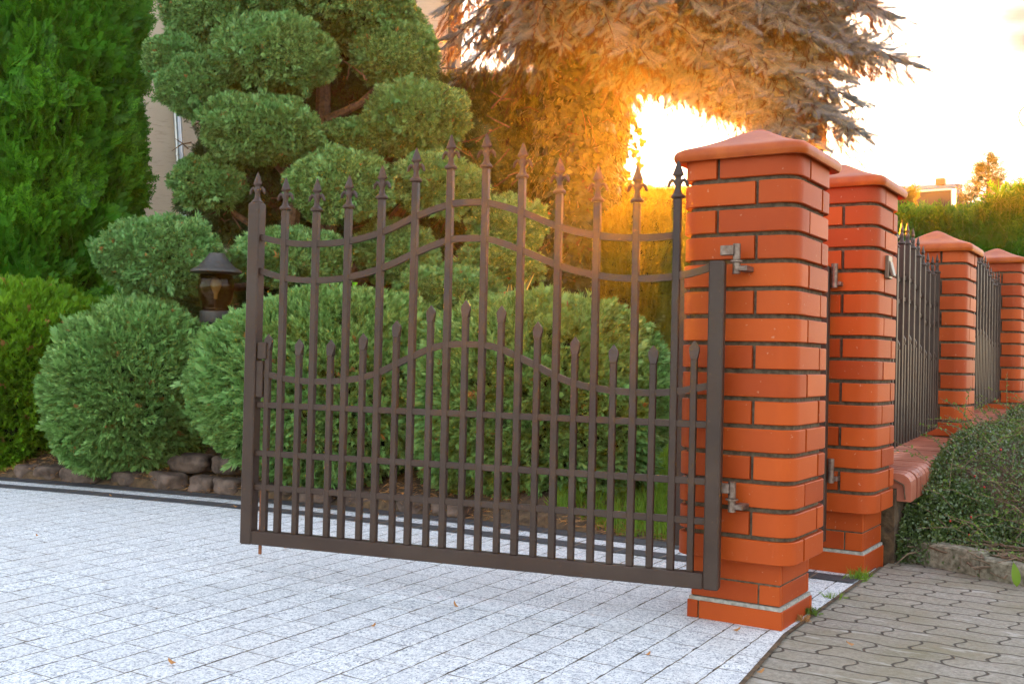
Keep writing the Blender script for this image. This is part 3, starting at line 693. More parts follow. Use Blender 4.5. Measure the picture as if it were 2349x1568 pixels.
# pedestrian gate between the two gate pillars, opened inwards
PO = Vector((.010, .715, 0)); PH = Vector((-.999, -.02, 0)).normalized()
def pp(s, z): return PO+PH*s+Vector((0, 0, z))
pg = empty('pedestrian_gate', pp(0, .14), 'narrow brown iron garden gate swung open behind the nearest brick pillar', 'gate')
part('hinge_stile', lambda b: barbox(b, pp(0, .135), pp(0, 1.165), PH, .036, .036, .003), pg)
part('latch_stile', lambda b: barbox(b, pp(.56, .06), pp(.56, 1.16), PH, .040, .040, .003), pg)
part('bottom_rail', lambda b: barbox(b, pp(.018, .16), pp(.54, .16), PH, .04, .036, .003), pg)
for z in (.33, .45, .62, .84, 1.06): part('straight_rail', lambda b: barbox(b, pp(.018, z), pp(.54, z), PH, .02, .016, .002), pg)
for i in range(4):
    s = .115+.112*i; zt = 1.28+.03*math.sin(math.pi*(i+.5)/4)
    pk = part('picket', lambda b: barbox(b, pp(s, .18), pp(s, zt), PH, .02, .02, .002), pg)
    part('finial', lambda b: finial(b, pp(s, zt), PH, .9), pk, smooth=True)
part('strike_plate', lambda b: barbox(b, pp(.583, .50), pp(.583, 1.06), PH, .005, .018, .001), pg, M['steel'])
for z in (.40, 1.13):
    part('hinge', lambda b: (b.tube([PO+Vector((.032, .012, z-.045)), PO+Vector((.032, .012, z+.045))], .012, 10), b.box(PO+Vector((.045, .035, z-.03)), (.022, .05, .016), bev=.002)), pg, M['steel'], True)

# fence panels on the wall
def panel(y0, y1, zc, slope, peak, low, label):
    HX = Vector((0, 1, 0)); X = .05; L_ = y1-y0
    t = empty('fence_panel', (X, y0, zc(y0)), label, 'fence panel', 'iron fence panels on the low brick wall')
    n = int(round(L_/.118)); ys = [y0+L_*(i+.5)/n for i in range(n)]; c = (y0+y1)/2
    for i, y in enumerate(ys):
        u = abs(y-c)/(L_/2); zt = peak-(peak-low)*(.5-.5*math.cos(math.pi*min(1, u/.75))) if u < .75 else low+.035*(u-.75)/.25
        zt += slope*(y-c)-.104
        pk = part('picket', lambda b: barbox(b, (X, y, zc(y)), (X, y, zt), HX, .026, .028, .002), t)
        part('finial', lambda b: finial(b, (X, y, zt), HX, .9), pk, smooth=True)
    for i, y in enumerate(ys[:-1]):
        ym = (y+ys[i+1])/2; u = abs(ym-c)/(L_/2); zt = zc(ym)+.40+.10*(.5+.5*math.cos(math.pi*min(1, u/.75)))
        part('short_picket', lambda b: (barbox(b, (X, ym, zc(ym)), (X, ym, zt-.04), HX, .024, .026, .002), b.lathe([(.012, -.04), (.016, -.02), (.015, -.012), (.001, .01)], (X, ym, zt), 4)), t)
    for dz in (.03, .16, .30):
        part('straight_rail', lambda b: barbox(b, (X-.004, y0+.01, zc(y0)+dz), (X-.004, y1-.01, zc(y1)+dz), HX, .018, .012, .001), t)
    for k in (0, -.10):
        def cr(b):
            pts = []
            for i in range(41):
                y = y0+.01+(L_-.02)*i/40; u = abs(y-c)/(L_/2); zt = peak-(peak-low)*(.5-.5*math.cos(math.pi*min(1, u/.75))) if u < .75 else low+.035*(u-.75)/.25
                pts.append((X-.004, y, zt+slope*(y-c)-.26+k))
            ribbon(b, pts, HX, .018, .012)
        part('curved_rail', cr, t)
cop = lambda y: .365+.04*(y-1.1)
panel(1.135, 2.655, lambda y: .432+.05*(y-1.7), .0, 1.468, 1.366, 'nearer of the two iron fence panels with spear tips, beside the second pillar')
panel(3.03, 4.795, lambda y: .545+.05*(y-3.9), .0, 1.552, 1.452, 'farther of the two iron fence panels with spear tips, between the last two pillars')

# low wall with clinker coping
wt = empty('low_brick_wall', (0, 3, 0), 'low brick wall under the fence panels, topped with rounded red coping bricks', 'wall')
b = MB(); wv_ = []
for a, e in ((1.125, 2.66), (3.02, 4.81), (5.16, 9.0)):
    b.add([(-.16, a, -.1), (.185, a, -.1), (.185, e, -.1), (-.16, e, -.1), (-.16, a, cop(a)-.062), (.185, a, cop(a)-.062), (.185, e, cop(e)-.062), (-.16, e, cop(e)-.062)], [(0, 1, 5, 4), (1, 2, 6, 5), (2, 3, 7, 6), (3, 0, 4, 7), (4, 5, 6, 7)])
b.build('wall', M['soil'], wt)
b = MB()
prof = [(-.21, -.06), (-.21, -.004), (-.206, 0), (.195, 0), (.213, -.004), (.229, -.015), (.2385, -.030), (.240, -.045), (.240, -.11), (.186, -.11), (.186, -.06)]
def copbrick(y, wd):
    z = cop(y)+random.uniform(-.0015, .0015); dx = random.uniform(-.002, .002); n = len(prof); Vv = []
    for yy in (y, y+wd): Vv += [(x+dx, yy, z+.04*(yy-y)+q) for x, q in prof]
    Ff = [(i, (i+1) % n, n+(i+1) % n, n+i) for i in range(n)]+[tuple(range(n-1, -1, -1)), tuple(range(n, 2*n))]; b.add(Vv, Ff)
for a, e in ((1.15, 9.0),):
    y = a
    while y < e:
        copbrick(y, .0505); y += .0620
b.build('coping', M['coping'], wt, False)
b = MB()
b.add([(-.205, 1.13, cop(1.13)-.02), (.17, 1.13, cop(1.13)-.02), (.17, 9, cop(9)-.02), (-.205, 9, cop(9)-.02), (.215, 1.13, cop(1.13)-.042), (.215, 9, cop(9)-.042), (.222, 1.13, cop(1.13)-.10), (.222, 9, cop(9)-.10)], [(0, 1, 2, 3), (1, 4, 5, 2), (4, 6, 7, 5)])
b.build('coping_mortar', M['core_br'], wt)

# kerb stones along the pavement
kt = [(.20, 1.17, .055, .36, .10, -.42, 'weathered grey kerb stone next to the second brick pillar'), (.50, 1.03, .035, .30, .10, -.40, 'weathered kerb stone, second along from the brick pillar, half under the creeper')]
for x, y, z, l, hgt, a, lab in kt:
    b = MB(); rot = Matrix.Rotation(a, 3, 'Z'); c = Vector((x+.16, y, z)); b.box(c, (l, .075, hgt), rot, .008)
    o = b.build('kerb_stone', M['kerb']); props(o, lab, 'kerb stone', 'kerb stones')
b = MB(); b.box((.30+.9, .62, .02), (1.0, .08, .08), Matrix.Rotation(-.42, 3, 'Z'), .008); 

# ------------------------------------------------------------------ shrubs of the bed
def shrub(name, label, cat, xd, yd, d, rx, rz, ry, n, tpl, size, m, cmat=None, **k):
    c = at(xd, yd, d); rng = np.random.default_rng(abs(hash(label)) % 1000 if False else int(xd*7+yd)); s = FPX/d
    root = empty(name, (c.x, c.y, bed_at(c.x, c.y) if c.x > -9 else 0), label, cat, k.pop('group', None))
    SP[0] = 2.15
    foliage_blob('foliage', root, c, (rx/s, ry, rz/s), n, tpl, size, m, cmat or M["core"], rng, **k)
    SP[0] = 2.0; b = MB(); g0 = root.location.z
    for q in range(5):
        a = q*1.25; b.tube([(c.x+.03*math.cos(a), c.y+.03*math.sin(a), g0-.05), (c.x+.12*math.cos(a), c.y+.12*math.sin(a), g0+.15), (c.x+.3*math.cos(a), c.y+.3*math.sin(a), max(g0+.25, c.z))], [.02, .016, .008], 7)
    b.build('stem', M['bark'], root, True)
    return root
JG = 'clipped blue-green juniper mounds in the bed'
shrub('juniper_shrub', 'blue-green juniper mound left of the gate, in front of the yellow-green shrub', 'shrub', 312, 895, 6.35, 190, 200, .52, 12000, SPRIG, .088, M['juni'], amp=.10, up=.25, tang=.6, side=.4, thick=.17, core=.84, f=6, group=JG)
shrub('juniper_shrub', 'wide juniper mound half behind the left end of the gate, below the garden lamp', 'shrub', 772, 895, 5.95, 318, 226, .62, 17000, SPRIG, .084, M['juni'], amp=.10, up=.25, tang=.6, side=.4, thick=.17, core=.84, f=6, group=JG)
shrub('juniper_shrub', 'rightmost juniper mound behind the gate, beside the strip of lawn', 'shrub', 1238, 928, 5.6, 298, 250, .55, 17000, SPRIG, .084, M['juni'], amp=.10, up=.25, tang=.6, side=.4, thick=.17, core=.84, f=6, group=JG)
shrub('yellow_green_juniper', 'bright yellow-green spreading juniper at the left edge below the tall conifer', 'shrub', 40, 872, 7.0, 240, 232, .7, 16000, SPRIG, .105, M['juni_y'], amp=.13, thick=.18, core=.84, f=5, up=.5, tang=.35, side=.2)

# tall arborvitae on the left
def conifer_wall(name, label, cat, pts, n, tpl, size, m, dd, group=None, trunk=True, top=None, drop=-.1, up=.6, core=None):
    """upright conifer: vertical ellipse-section column, pts = (xd centre, half width px, depth, ybottom, ytop)"""
    xd, hw, d, yb, yt = pts; c = at(xd, yb, d); c2 = at(xd, yt, d); s = FPX/d; rx = hw/s; z0 = max(-.05, min(c.z, .2)); z1 = c2.z
    rng = np.random.default_rng(int(xd*3+hw)); root = empty(name, (c.x, c.y, z0), label, cat, group)
    h = z1-z0; u = rng.random(n); th = rng.uniform(0, 2*np.pi, n); w1 = waves(rng, 8, 3.2)
    zz = z0+h*u; taper = np.where(u > .9, np.sqrt(np.clip(1-((u-.9)/.1)**2, 0, 1)), 1)*(1-.12*u)
    Dn = np.stack([np.cos(th), np.sin(th), np.zeros(n)], 1)
    rr = (1+.06*wnoise(w1, np.stack([np.cos(th)*rx, np.sin(th)*rx, zz], 1)*1.5))*taper
    ctr = np.array([c.x, c.y, 0]); P = ctr+Dn*rr[:, None]*np.array([rx, dd, 1])*(1.03-.16*rng.random(n)[:, None]**1.3); P[:, 2] = zz
    toc = norm(CV[None]-P); keep = ((Dn*toc).sum(1) > -.2) | (rng.random(n) < .3); P, Dn, nk = P[keep], Dn[keep], keep.sum()
    A = Dn*.9+np.array([0, 0, up])+rng.normal(size=P.shape)*.4; S = size*rng.uniform(.6, 1.25, nk)
    hint = np.cross(A, np.array([0, 0, 1.0]))*rng.choice([-1, 1], nk)[:, None]*.9+Dn*.7+rng.normal(size=P.shape)*.5
    P = P-norm(A)*S[:, None]*.5; V_, F_ = scatter(tpl, P, A, hint, S, rng)
    seg = 36; lv = 30; cv = []; cf = []
    for i in range(lv+1):
        uu = i/lv; tp = (math.sqrt(max(0, 1-((uu-.9)/.1)**2)) if uu > .9 else 1)*(1-.12*uu)*.88
        for j in range(seg):
            a = 2*math.pi*j/seg; q = 1+.06*float(wnoise(w1, np.array([[math.cos(a)*rx, math.sin(a)*rx, z0+h*uu]])*1.5)[0])
            cv.append((c.x+math.cos(a)*rx*tp*q, c.y+math.sin(a)*dd*tp*q, z0+h*uu*.985))
    for i in range(lv):
        for j in range(seg): a = i*seg+j; e = i*seg+(j+1) % seg; cf.append((a, e, e+seg, a+seg))
    me = npmesh('foliage', np.concatenate([V_, np.array(cv)]), np.concatenate([F_, np.array(cf)+len(V_)]), [0]*len(F_)+[1]*len(cf))
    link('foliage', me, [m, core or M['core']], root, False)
    b = MB(); b.tube([(c.x, c.y, z0-.1), (c.x, c.y, z0+h*.5)], [.07, .04], 10); b.build('trunk', M['bark'], root, True)
    return root
conifer_wall('arborvitae', 'tall clipped bright green arborvitae filling the upper left corner', 'conifer', (22, 284, 8.3, 760, -420), 14500, FAN, .24, M['thuja'], .9)

# dark hedge and further hedges behind
def hedge(name, label, cat, a, b_, za, zb_, th, n, tpl, size, m, rough=.12, z0=-.05, core=None, up=.8, ragged=0):
    """hedge between two ground points with a top line from za to zb"""
    a = Vector(a); b_ = Vector(b_); L_ = (b_-a).length; dr = (b_-a).normalized(); nr = Vector((dr.y, -dr.x))
    if (CAM.xy-a.xy if hasattr(CAM, 'xy') else Vector((CAM.x, CAM.y))-a).dot(nr) < 0: nr = -nr
    rng = np.random.default_rng(int(abs(a.x)*100+abs(b_.y)*37)); root = empty(name, ((a.x+b_.x)/2, (a.y+b_.y)/2, z0), label, cat)
    w1 = waves(rng, 8, 2.4); s = rng.random(n)*L_; face = rng.random(n)
    topz = za+(zb_-za)*s/L_
    q = np.stack([s, s*0, s*0], 1); topz = topz+rough*wnoise(w1, q*1.3)
    zz = z0+(topz-z0)*rng.random(n); off_ = np.full(n, th/2)
    istop = face < .28; zz[istop] = topz[istop]-rng.random(istop.sum())*.08; off_[istop] = (rng.random(istop.sum())-.5)*th
    isback = (face > .9); off_[isback] = -th/2
    off_ = off_+.07*wnoise(w1, np.stack([s, zz, s*0], 1)*2.2)
    P = np.zeros((n, 3)); P[:, 0] = a.x+dr.x*s+nr.x*off_; P[:, 1] = a.y+dr.y*s+nr.y*off_; P[:, 2] = zz
    Dn = np.tile(np.array([nr.x, nr.y, .2]), (n, 1)); Dn[istop] = [0, 0, 1]; Dn[isback] = [-nr.x, -nr.y, .2]
    A = Dn*.7+np.array([0, 0, up])+rng.normal(size=P.shape)*.45; S = size*rng.uniform(.6, 1.3, n)
    if ragged: S[istop] *= 1+ragged*rng.random(istop.sum())
    hint = Dn+rng.normal(size=P.shape)*.6; P = P-norm(A)*S[:, None]*.4
    V_, F_ = scatter(tpl, P, A, hint, S, rng); k = 60; cv = []; cf = []
    for i in range(k+1):
        ss = L_*i/k; tz = za+(zb_-za)*ss/L_+rough*float(wnoise(w1, np.array([[ss, 0, 0]])*1.3)[0])-.10
        for o_, z in ((th/2-.07, z0), (th/2-.07, tz-.05), (th/2-.2, tz), (-th/2+.2, tz), (-th/2+.07, tz-.05), (-th/2+.07, z0)):
            cv.append((a.x+dr.x*ss+nr.x*o_, a.y+dr.y*ss+nr.y*o_, z))
    for i in range(k):
        for j in range(5): p = i*6+j; cf.append((p, p+1, p+7, p+6))
    me = npmesh('foliage', np.concatenate([V_, np.array(cv)]), np.concatenate([F_, np.array(cf)+len(V_)]), [0]*len(F_)+[1]*len(cf))
    link('foliage', me, [m, core or M['core']], root, False); b = MB()
    for i in range(max(2, int(L_/.7))):
        ss = L_*(i+.5)/max(2, int(L_/.7)); b.tube([(a.x+dr.x*ss, a.y+dr.y*ss, z0-.1), (a.x+dr.x*ss, a.y+dr.y*ss, z0+.7)], [.05, .04], 7)
    b.build('trunk', M['bark'], root, True); return root
def G2(x, d): p = at(x, 800, d); return (p.x, p.y)
def zat(x, y, d): return at(x, y, d).z
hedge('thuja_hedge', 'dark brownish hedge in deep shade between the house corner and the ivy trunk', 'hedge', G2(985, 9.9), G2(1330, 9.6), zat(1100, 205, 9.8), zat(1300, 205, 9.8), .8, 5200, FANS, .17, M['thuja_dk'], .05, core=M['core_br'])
hedge('distant_hedge', 'low hedge straight under the sun, behind the golden conifer', 'hedge', G2(1330, 13.5), G2(2060, 13.5), zat(1480, 440, 13.5), zat(1640, 440, 13.5), .9, 5600, FANS, .20, M['thuja_gold'], .05, core=M['core_br'])  # right end extended unseen behind the pillars to keep sun off the coping
conifer_wall('golden_conifer', 'golden sunlit conifer bush behind the gate under the setting sun', 'conifer', (1462, 96, 7.9, 900, 478), 5200, FANS, .13, M['thuja_gold'], .4, up=1.0)
conifer_wall('golden_conifer', 'smaller golden conifer close behind the nearest pillar', 'conifer', (1590, 75, 8.4, 900, 520), 3500, FANS, .13, M['thuja_gold'], .4, up=1.0)
hedge('thuja_hedge', 'green loose hedge beyond the fence at the right edge', 'hedge', G2(1935, 11.2), G2(2560, 9.6), zat(2080, 548, 11), zat(2480, 520, 10), 1.1, 10000, FANS, .22, M['thuja'], .20, up=1.1, ragged=.8, core=M['core_br'])

# small conifers above that hedge
def cone_tree(name, label, xd, ytop, d, h, rb, n, m, sparse=.6):
    c = at(xd, ytop, d); rng = np.random.default_rng(int(xd)); root = empty(name, (c.x, c.y, -.05), label, 'conifer', None)
    b = MB(); b.tube([(c.x, c.y, -.1), (c.x, c.y, c.z-.5*h), (c.x, c.y, c.z-.02)], [.09, .045, .006], 8); b.build('trunk', M['bark'], root, True)
    P = []; A = []; S = []; tb = MB()
    for k in range(n):
        u = (k+.5)/n; z = c.z-h*u; r_ = rb*u*(.7+.3*rng.random()); a = k*2.4; dv = Vector((math.cos(a), math.sin(a), .35)).normalized(); p0 = Vector((c.x, c.y, z)); p1 = p0+dv*r_
        tb.tube([p0, p1], [.008, .003], 5)
        for j in range(int(4+10*u)):
            q = rng.uniform(.25, 1.05); P.append(p0+(p1-p0)*q+Vector(rng.normal(size=3)*.03)); A.append(dv+Vector(rng.normal(size=3)*.5)); S.append(.16*rng.uniform(.6, 1.2))
    V_, F_ = scatter(FANS, np.array(P), np.array(A), rng.normal(size=(len(P), 3)), np.array(S), rng)
    link('crown', npmesh('crown', V_, F_), m, root, False); tb.build('branch', M['bark'], root, True)
cone_tree('conifer_tree', 'small pointed conifer against the sky above the right hedge', 2268, 362, 12.5, 1.6, 1.0, 150, M['thuja_dk'])
cone_tree('conifer_tree', 'conifer tip cut by the right edge of the photo', 2356, 420, 12.0, 1.3, .9, 110, M['thuja_dk'])

# ------------------------------------------------------------------ cloud-pruned tree
tree = empty('cloud_pruned_tree', at(735, 800, 7.3)*1.0, 'large cloud-pruned grey-green tree with rounded foliage pads, in front of the house wall', 'topiary tree')
tree.location.z = .1
rngT = np.random.default_rng(3)
pads = [(625, 128, 152, 92, 6.9), (460, 200, 100, 68, 7.0), (410, 140, 78, 62, 7.2), (492, 40, 128, 68, 7.3), (755, 25, 225, 90, 7.4), (905, 125, 105, 82, 7.3),
        (600, 298, 148, 78, 6.8), (478, 418, 86, 58, 6.9), (812, 322, 80, 46, 7.1), (962, 272, 132, 92, 7.1), (782, 428, 132, 86, 6.7), (1005, 425, 112, 76, 6.9),
        (1160, 520, 92, 78, 7.0), (368, 590, 146, 104, 6.5), (668, 592, 138, 68, 6.6), (905, 580, 96, 74, 7.0), (1030, 668, 112, 58, 6.6), (1150, 600, 96, 60, 7.0),
        (690, -75, 260, 90, 7.3), (560, -60, 160, 80, 7.6)]
for x, y, rx, rz, d in pads:
    rx *= .95; rz *= .90; s = FPX/d; n = int(3400*(rx*rz)/(150*90))+900; n = min(n, 5200)
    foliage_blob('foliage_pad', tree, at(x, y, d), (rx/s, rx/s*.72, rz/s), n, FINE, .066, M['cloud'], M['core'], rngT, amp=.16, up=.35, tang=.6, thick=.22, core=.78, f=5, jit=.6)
# growth between and behind the pads, leaves coloured darker to stand for shade
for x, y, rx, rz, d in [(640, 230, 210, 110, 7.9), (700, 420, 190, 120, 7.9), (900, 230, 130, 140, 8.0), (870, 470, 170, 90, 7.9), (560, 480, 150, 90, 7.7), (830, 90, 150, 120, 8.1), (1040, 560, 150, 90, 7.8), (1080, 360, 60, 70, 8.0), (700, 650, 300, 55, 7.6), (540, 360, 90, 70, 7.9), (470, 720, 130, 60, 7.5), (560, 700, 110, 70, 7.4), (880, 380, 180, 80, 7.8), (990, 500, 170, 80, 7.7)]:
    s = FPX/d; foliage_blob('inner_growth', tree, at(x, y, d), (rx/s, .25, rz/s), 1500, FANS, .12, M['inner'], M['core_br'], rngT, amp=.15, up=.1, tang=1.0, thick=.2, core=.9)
b = MB()
base = Vector((tree.location.x, tree.location.y, .0))
def tb(pts, r_): b.tube([at(*p) for p in pts], r_, 9)
tb([(735, 860, 7.3), (730, 640, 7.3), (745, 480, 7.35), (738, 330, 7.4), (742, 200, 7.4), (760, 40, 7.5)], [.10, .085, .075, .06, .05, .035])
tb([(700, 780, 7.2), (690, 620, 7.15), (672, 520, 7.1), (680, 440, 7.0), (655, 380, 7.0)], [.06, .055, .045, .04, .03])
tb([(780, 780, 7.3), (820, 620, 7.2), (870, 540, 7.1), (930, 470, 7.1), (985, 430, 7.1)], [.06, .05, .045, .035, .02])
b.build('trunk', M['bark'], tree, True)
for (x, y, rx, rz, d) in pads[:18]:
    b = MB(); p0 = at(735+(x-735)*.08, min(y+150, 640), 7.35); p2 = at(x, y+rz*.3, d+.05); pm = (p0+p2)/2+Vector((0, 0, -.08)); b.tube([p0, pm, (pm+p2)/2+Vector((0, 0, -.02)), p2], [.032, .026, .02, .012], 8); b.build('branch', M['bark'], tree, True)
b = MB()
for k in range(150):
    x = random.uniform(430, 1180); y = random.uniform(150, 690); d = random.uniform(7.0, 7.6); p = at(x, y, d); q = p+Vector((random.uniform(-.25, .25), random.uniform(-.1, .1), random.uniform(-.12, .2))); b.tube([p, (p+q)/2+Vector((0, 0, random.uniform(-.03, .03))), q], [.006, .005, .002], 5)
b.build('twigs', M['bark'], tree, True)['kind'] = 'stuff'

# ------------------------------------------------------------------ blue spruce with ivy on its trunk
sp = empty('blue_spruce', at(1325, 860, 8.8), 'big blue spruce with silvery drooping boughs above the gate, trunk wrapped in ivy', 'spruce tree'); sp.location.z = 0
tx = sp.location
b = MB(); b.tube([(tx.x, tx.y, -.1), at(1325, 500, 8.8), at(1322, 200, 8.8), at(1320, -100, 8.8), at(1320, -900, 8.8)], [.27, .24, .2, .17, .1], 14); b.build('trunk', M['darkbark'], sp, True)
rs = np.random.default_rng(21)
tips = [(2085, 135, 7.2), (2050, 25, 7.4), (2020, -40, 7.6), (1985, 295, 7.0), (1950, 215, 7.1), (1900, 250, 7.0), (1990, 120, 7.3), (1860, 298, 7.0), (1800, 285, 7.1), (1740, 265, 7.2), (1680, 235, 7.4), (1900, 90, 7.2), (1830, 170, 7.1),
        (1760, 120, 7.2), (1700, 40, 7.3), (1620, 205, 7.6), (1560, 195, 7.6), (1500, 190, 7.9), (1640, 110, 7.4), (1570, 60, 7.4), (1480, 120, 7.5), (1440, 190, 8.0), (1500, 10, 7.4), (1800, 20, 7.3), (1880, -20, 7.4), (1400, 60, 7.6), (1230, 60, 7.9), (1190, 85, 8.0), (1290, 80, 7.9),
        (1240, 140, 8.5), (1100, 60, 8.6), (1060, 160, 8.8), (1030, 90, 8.8), (1140, 10, 8.4), (1180, 165, 9.0), (1010, 20, 8.9), (1950, 50, 7.5), (1350, -10, 7.7), (1650, -40, 7.3), (1760, 210, 7.3), (1850, 60, 7.2), (1920, 160, 7.2), (1500, 75, 7.6), (1600, 0, 7.3), (1380, 110, 8.0), (1700, 170, 7.3), (1620, -80, 7.5), (1900, -90, 7.6), (1760, -60, 7.5), (1200, -30, 8.2)]
for k in range(26):
    x = rs.uniform(1225, 1960); ylim = 175-abs(x-1500)*.10 if x > 1430 else 70
    tips.append((x, rs.uniform(-70, ylim), rs.uniform(7.4, 8.5)))
FP, FA, FS = [], [], []; DP, DA, DS = [], [], []
bb = MB()
for (x, y, d) in tips:
    p1 = at(1320+(x-1320)*.955, y-4, d); p0 = at(1320+(x-1320)*.05, min(-60, y-190-abs(x-1320)*.12), 8.7)
    mid = (p0+p1)/2+Vector((0, 0, .05)); L_ = (p1-p0).length; ctrl = [p0, mid, p1]
    def bez(q): return ctrl[0]*(1-q)**2+ctrl[1]*2*q*(1-q)+ctrl[2]*q*q
    bb.tube([bez(i/7) for i in range(8)], [.028-.0033*i for i in range(8)], 6)
    nb = int(L_*13)
    for q in np.linspace(.35, 1.0, int(L_*26)):
        FP.append(bez(q)); FA.append((p1-p0).normalized()*.8+Vector(rs.normal(size=3)*.5)); FS.append(rs.uniform(.12, .18))
    dr = (p1-p0).normalized(); sd_ = dr.cross(Vector((0, 0, 1))).normalized()
    left = x < 1240 and y > -50 and x < 1200
    for k in range(nb+1):
        q = .30+.70*k/nb; p = bez(q); s_ = 1 if k % 2 else -1; ln = .40*(1.12-q)+.10
        if k == nb: dv = dr; ln = .16
        else: dv = (dr*.75+sd_*s_*.75+Vector((0, 0, -.30))+Vector(rs.normal(size=3)*.15)).normalized()
        e = p+dv*ln; bb.tube([p, e], [.006, .003], 5)
        m_ = int(ln*19)+3
        for j in range(m_+1):
            qq = .15+.85*j/m_; pp_ = p+(e-p)*qq; s2 = 1 if j % 2 else -1; s3 = dv.cross(Vector((0, 0, 1))).normalized()
            fd = dv if j == m_ else (dv*.9+s3*s2*.75+Vector((0, 0, rs.uniform(-.35, .25)))).normalized()
            if (rs.random() < .72) and not (left and rs.random() < .55): FP.append(pp_); FA.append(fd); FS.append(rs.uniform(.115, .165)*(1 if not left else .8))
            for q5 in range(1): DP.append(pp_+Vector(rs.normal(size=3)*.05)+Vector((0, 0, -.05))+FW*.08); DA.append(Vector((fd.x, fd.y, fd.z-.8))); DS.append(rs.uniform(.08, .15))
V_, F_ = scatter(FINGER, np.array(FP), np.array(FA), rs.normal(size=(len(FP), 3)), np.array(FS), rs)
link('needles', npmesh('needles', V_, F_), M['spruce'], sp, False)
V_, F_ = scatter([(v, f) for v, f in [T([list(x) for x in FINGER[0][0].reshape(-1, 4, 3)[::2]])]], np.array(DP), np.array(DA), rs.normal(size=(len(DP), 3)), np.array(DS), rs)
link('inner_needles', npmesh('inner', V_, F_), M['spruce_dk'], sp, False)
bb.build('bough', M['darkbark'], sp, True)
print('spruce fingers', len(FP))
# ivy: a climber of its own on the trunk
iv = empty('ivy', (tx.x, tx.y, 0), 'dark ivy wrapped thickly round the spruce trunk', 'climber')
rv = np.random.default_rng(8); n = 15000; z0i, z1i = .1, at(1320, 60, 8.8).z
zz = rv.uniform(z0i, z1i, n); th = rv.uniform(0, 2*np.pi, n); wi_ = waves(rv, 8, 2.2)
rr = .335+.045*wnoise(wi_, np.stack([np.cos(th)*.5, np.sin(th)*.5, zz], 1)*1.6)+.13*np.clip(1.3-zz, 0, 1)
P = np.stack([tx.x+np.cos(th)*rr, tx.y+np.sin(th)*rr, zz], 1)+rv.normal(size=(n, 3))*.02; Dn = np.stack([np.cos(th), np.sin(th), zz*0], 1)
A = Dn*.35+np.array([0, 0, -1.0])+rv.normal(size=(n, 3))*.4
V_, F_ = scatter(IVY, P, A, Dn+rv.normal(size=(n, 3))*.3, .056*rv.uniform(.6, 1.3, n), rv)
ncv = []; ncf = []
for i in range(25):
    z = z0i-.1+(z1i-z0i)*i/24
    for j in range(24):
        a = 2*math.pi*j/24; r_ = .29+.045*float(wnoise(wi_, np.array([[math.cos(a)*.5, math.sin(a)*.5, z]])*1.6)[0])+.13*max(0, min(1, 1.3-z)); ncv.append((tx.x+math.cos(a)*r_, tx.y+math.sin(a)*r_, z))
for i in range(24):
    for j in range(24): a = i*24+j; e = i*24+(j+1) % 24; ncf.append((a, e, e+24, a+24))
me = npmesh('leaves', np.concatenate([V_, np.array(ncv)]), np.concatenate([F_, np.array(ncf)+len(V_)]), [0]*len(F_)+[1]*len(ncf)); link('leaves', me, [M['ivy'], M['core_br']], iv, False)
b = MB()
PT = []; 
for k in range(26):
    a = rv.uniform(0, 6.28); z = rv.uniform(.6, z1i); p = Vector((tx.x+math.cos(a)*.36, tx.y+math.sin(a)*.36, z)); q = p+Vector((math.cos(a)*rv.uniform(.08, .28), math.sin(a)*rv.uniform(.08, .28), rv.uniform(-.35, .05)))
    b.tube([p, (p+q)/2+Vector((0, 0, .04)), q], [.004, .003, .002], 5)
    for j in range(7): PT.append(p+(q-p)*(j/6))
b.build('tendril', M['bark'], iv, True)['kind'] = 'stuff'
V_, F_ = scatter(IVY, np.array(PT), np.tile([0, 0, -1.], (len(PT), 1))+rv.normal(size=(len(PT), 3))*.5, rv.normal(size=(len(PT), 3)), .07*rv.uniform(.6, 1.2, len(PT)), rv)
link('hanging_leaves', npmesh('hl', V_, F_), M['ivy'], iv, False)

# ------------------------------------------------------------------ house
hp0 = at(-420, 800, 10.2); hp1 = at(1042, 800, 11.6); hd = Vector((hp1.x-hp0.x, hp1.y-hp0.y, 0)); hl = hd.length; hd.normalize(); hn = Vector((-hd.y, hd.x, 0))
if hn.dot(FW) < 0: hn = -hn
house = empty('house', (hp1.x, hp1.y, 0), 'beige stucco house wall behind the cloud-pruned tree', 'house')
b = MB(); A0 = Vector((hp0.x, hp0.y, -.1)); A1 = Vector((hp1.x, hp1.y, -.1)); B0 = A0+hn*7; B1 = A1+hn*7; up_ = Vector((0, 0, 6.2))
b.add([A0, A1, B1, B0, A0+up_, A1+up_, B1+up_, B0+up_], [(0, 1, 5, 4), (1, 2, 6, 5), (2, 3, 7, 6), (3, 0, 4, 7), (4, 5, 6, 7)]); b.build('wall', M['stucco'], house)
b = MB(); C0 = A0+up_-hn*.5-hd*.4; C1 = A1+up_-hn*.5+hd*.4; D0 = B0+up_+hn*.5-hd*.4; D1 = B1+up_+hn*.5+hd*.4; rg1 = (C0+D0)/2+Vector((0, 0, 2.2)); rg2 = (C1+D1)/2+Vector((0, 0, 2.2))
b.add([C0, C1, D1, D0, rg1, rg2], [(0, 1, 5, 4), (2, 3, 4, 5), (0, 4, 3), (1, 2, 5), (3, 2, 1, 0)]); b.build('roof', M['cap'], house)
def wallpt(x, y, off_=.08):
    v = (at(x, y, 1)-CAM); t_ = (A0-CAM).dot(hn)/v.dot(hn); return CAM+v*t_-hn*off_
b = MB(); p, q = wallpt(420, 480), wallpt(408, 258); dd = (q-p); b.tube([p-dd*1.2, p, q, q+dd*2.5], .042, 16)
for k in (.15, .55, 1.02): b.tube([p+dd*k-dd.normalized()*.012, p+dd*k+dd.normalized()*.012], .048, 16)
b.build('downpipe', M['zinc'], house, True)
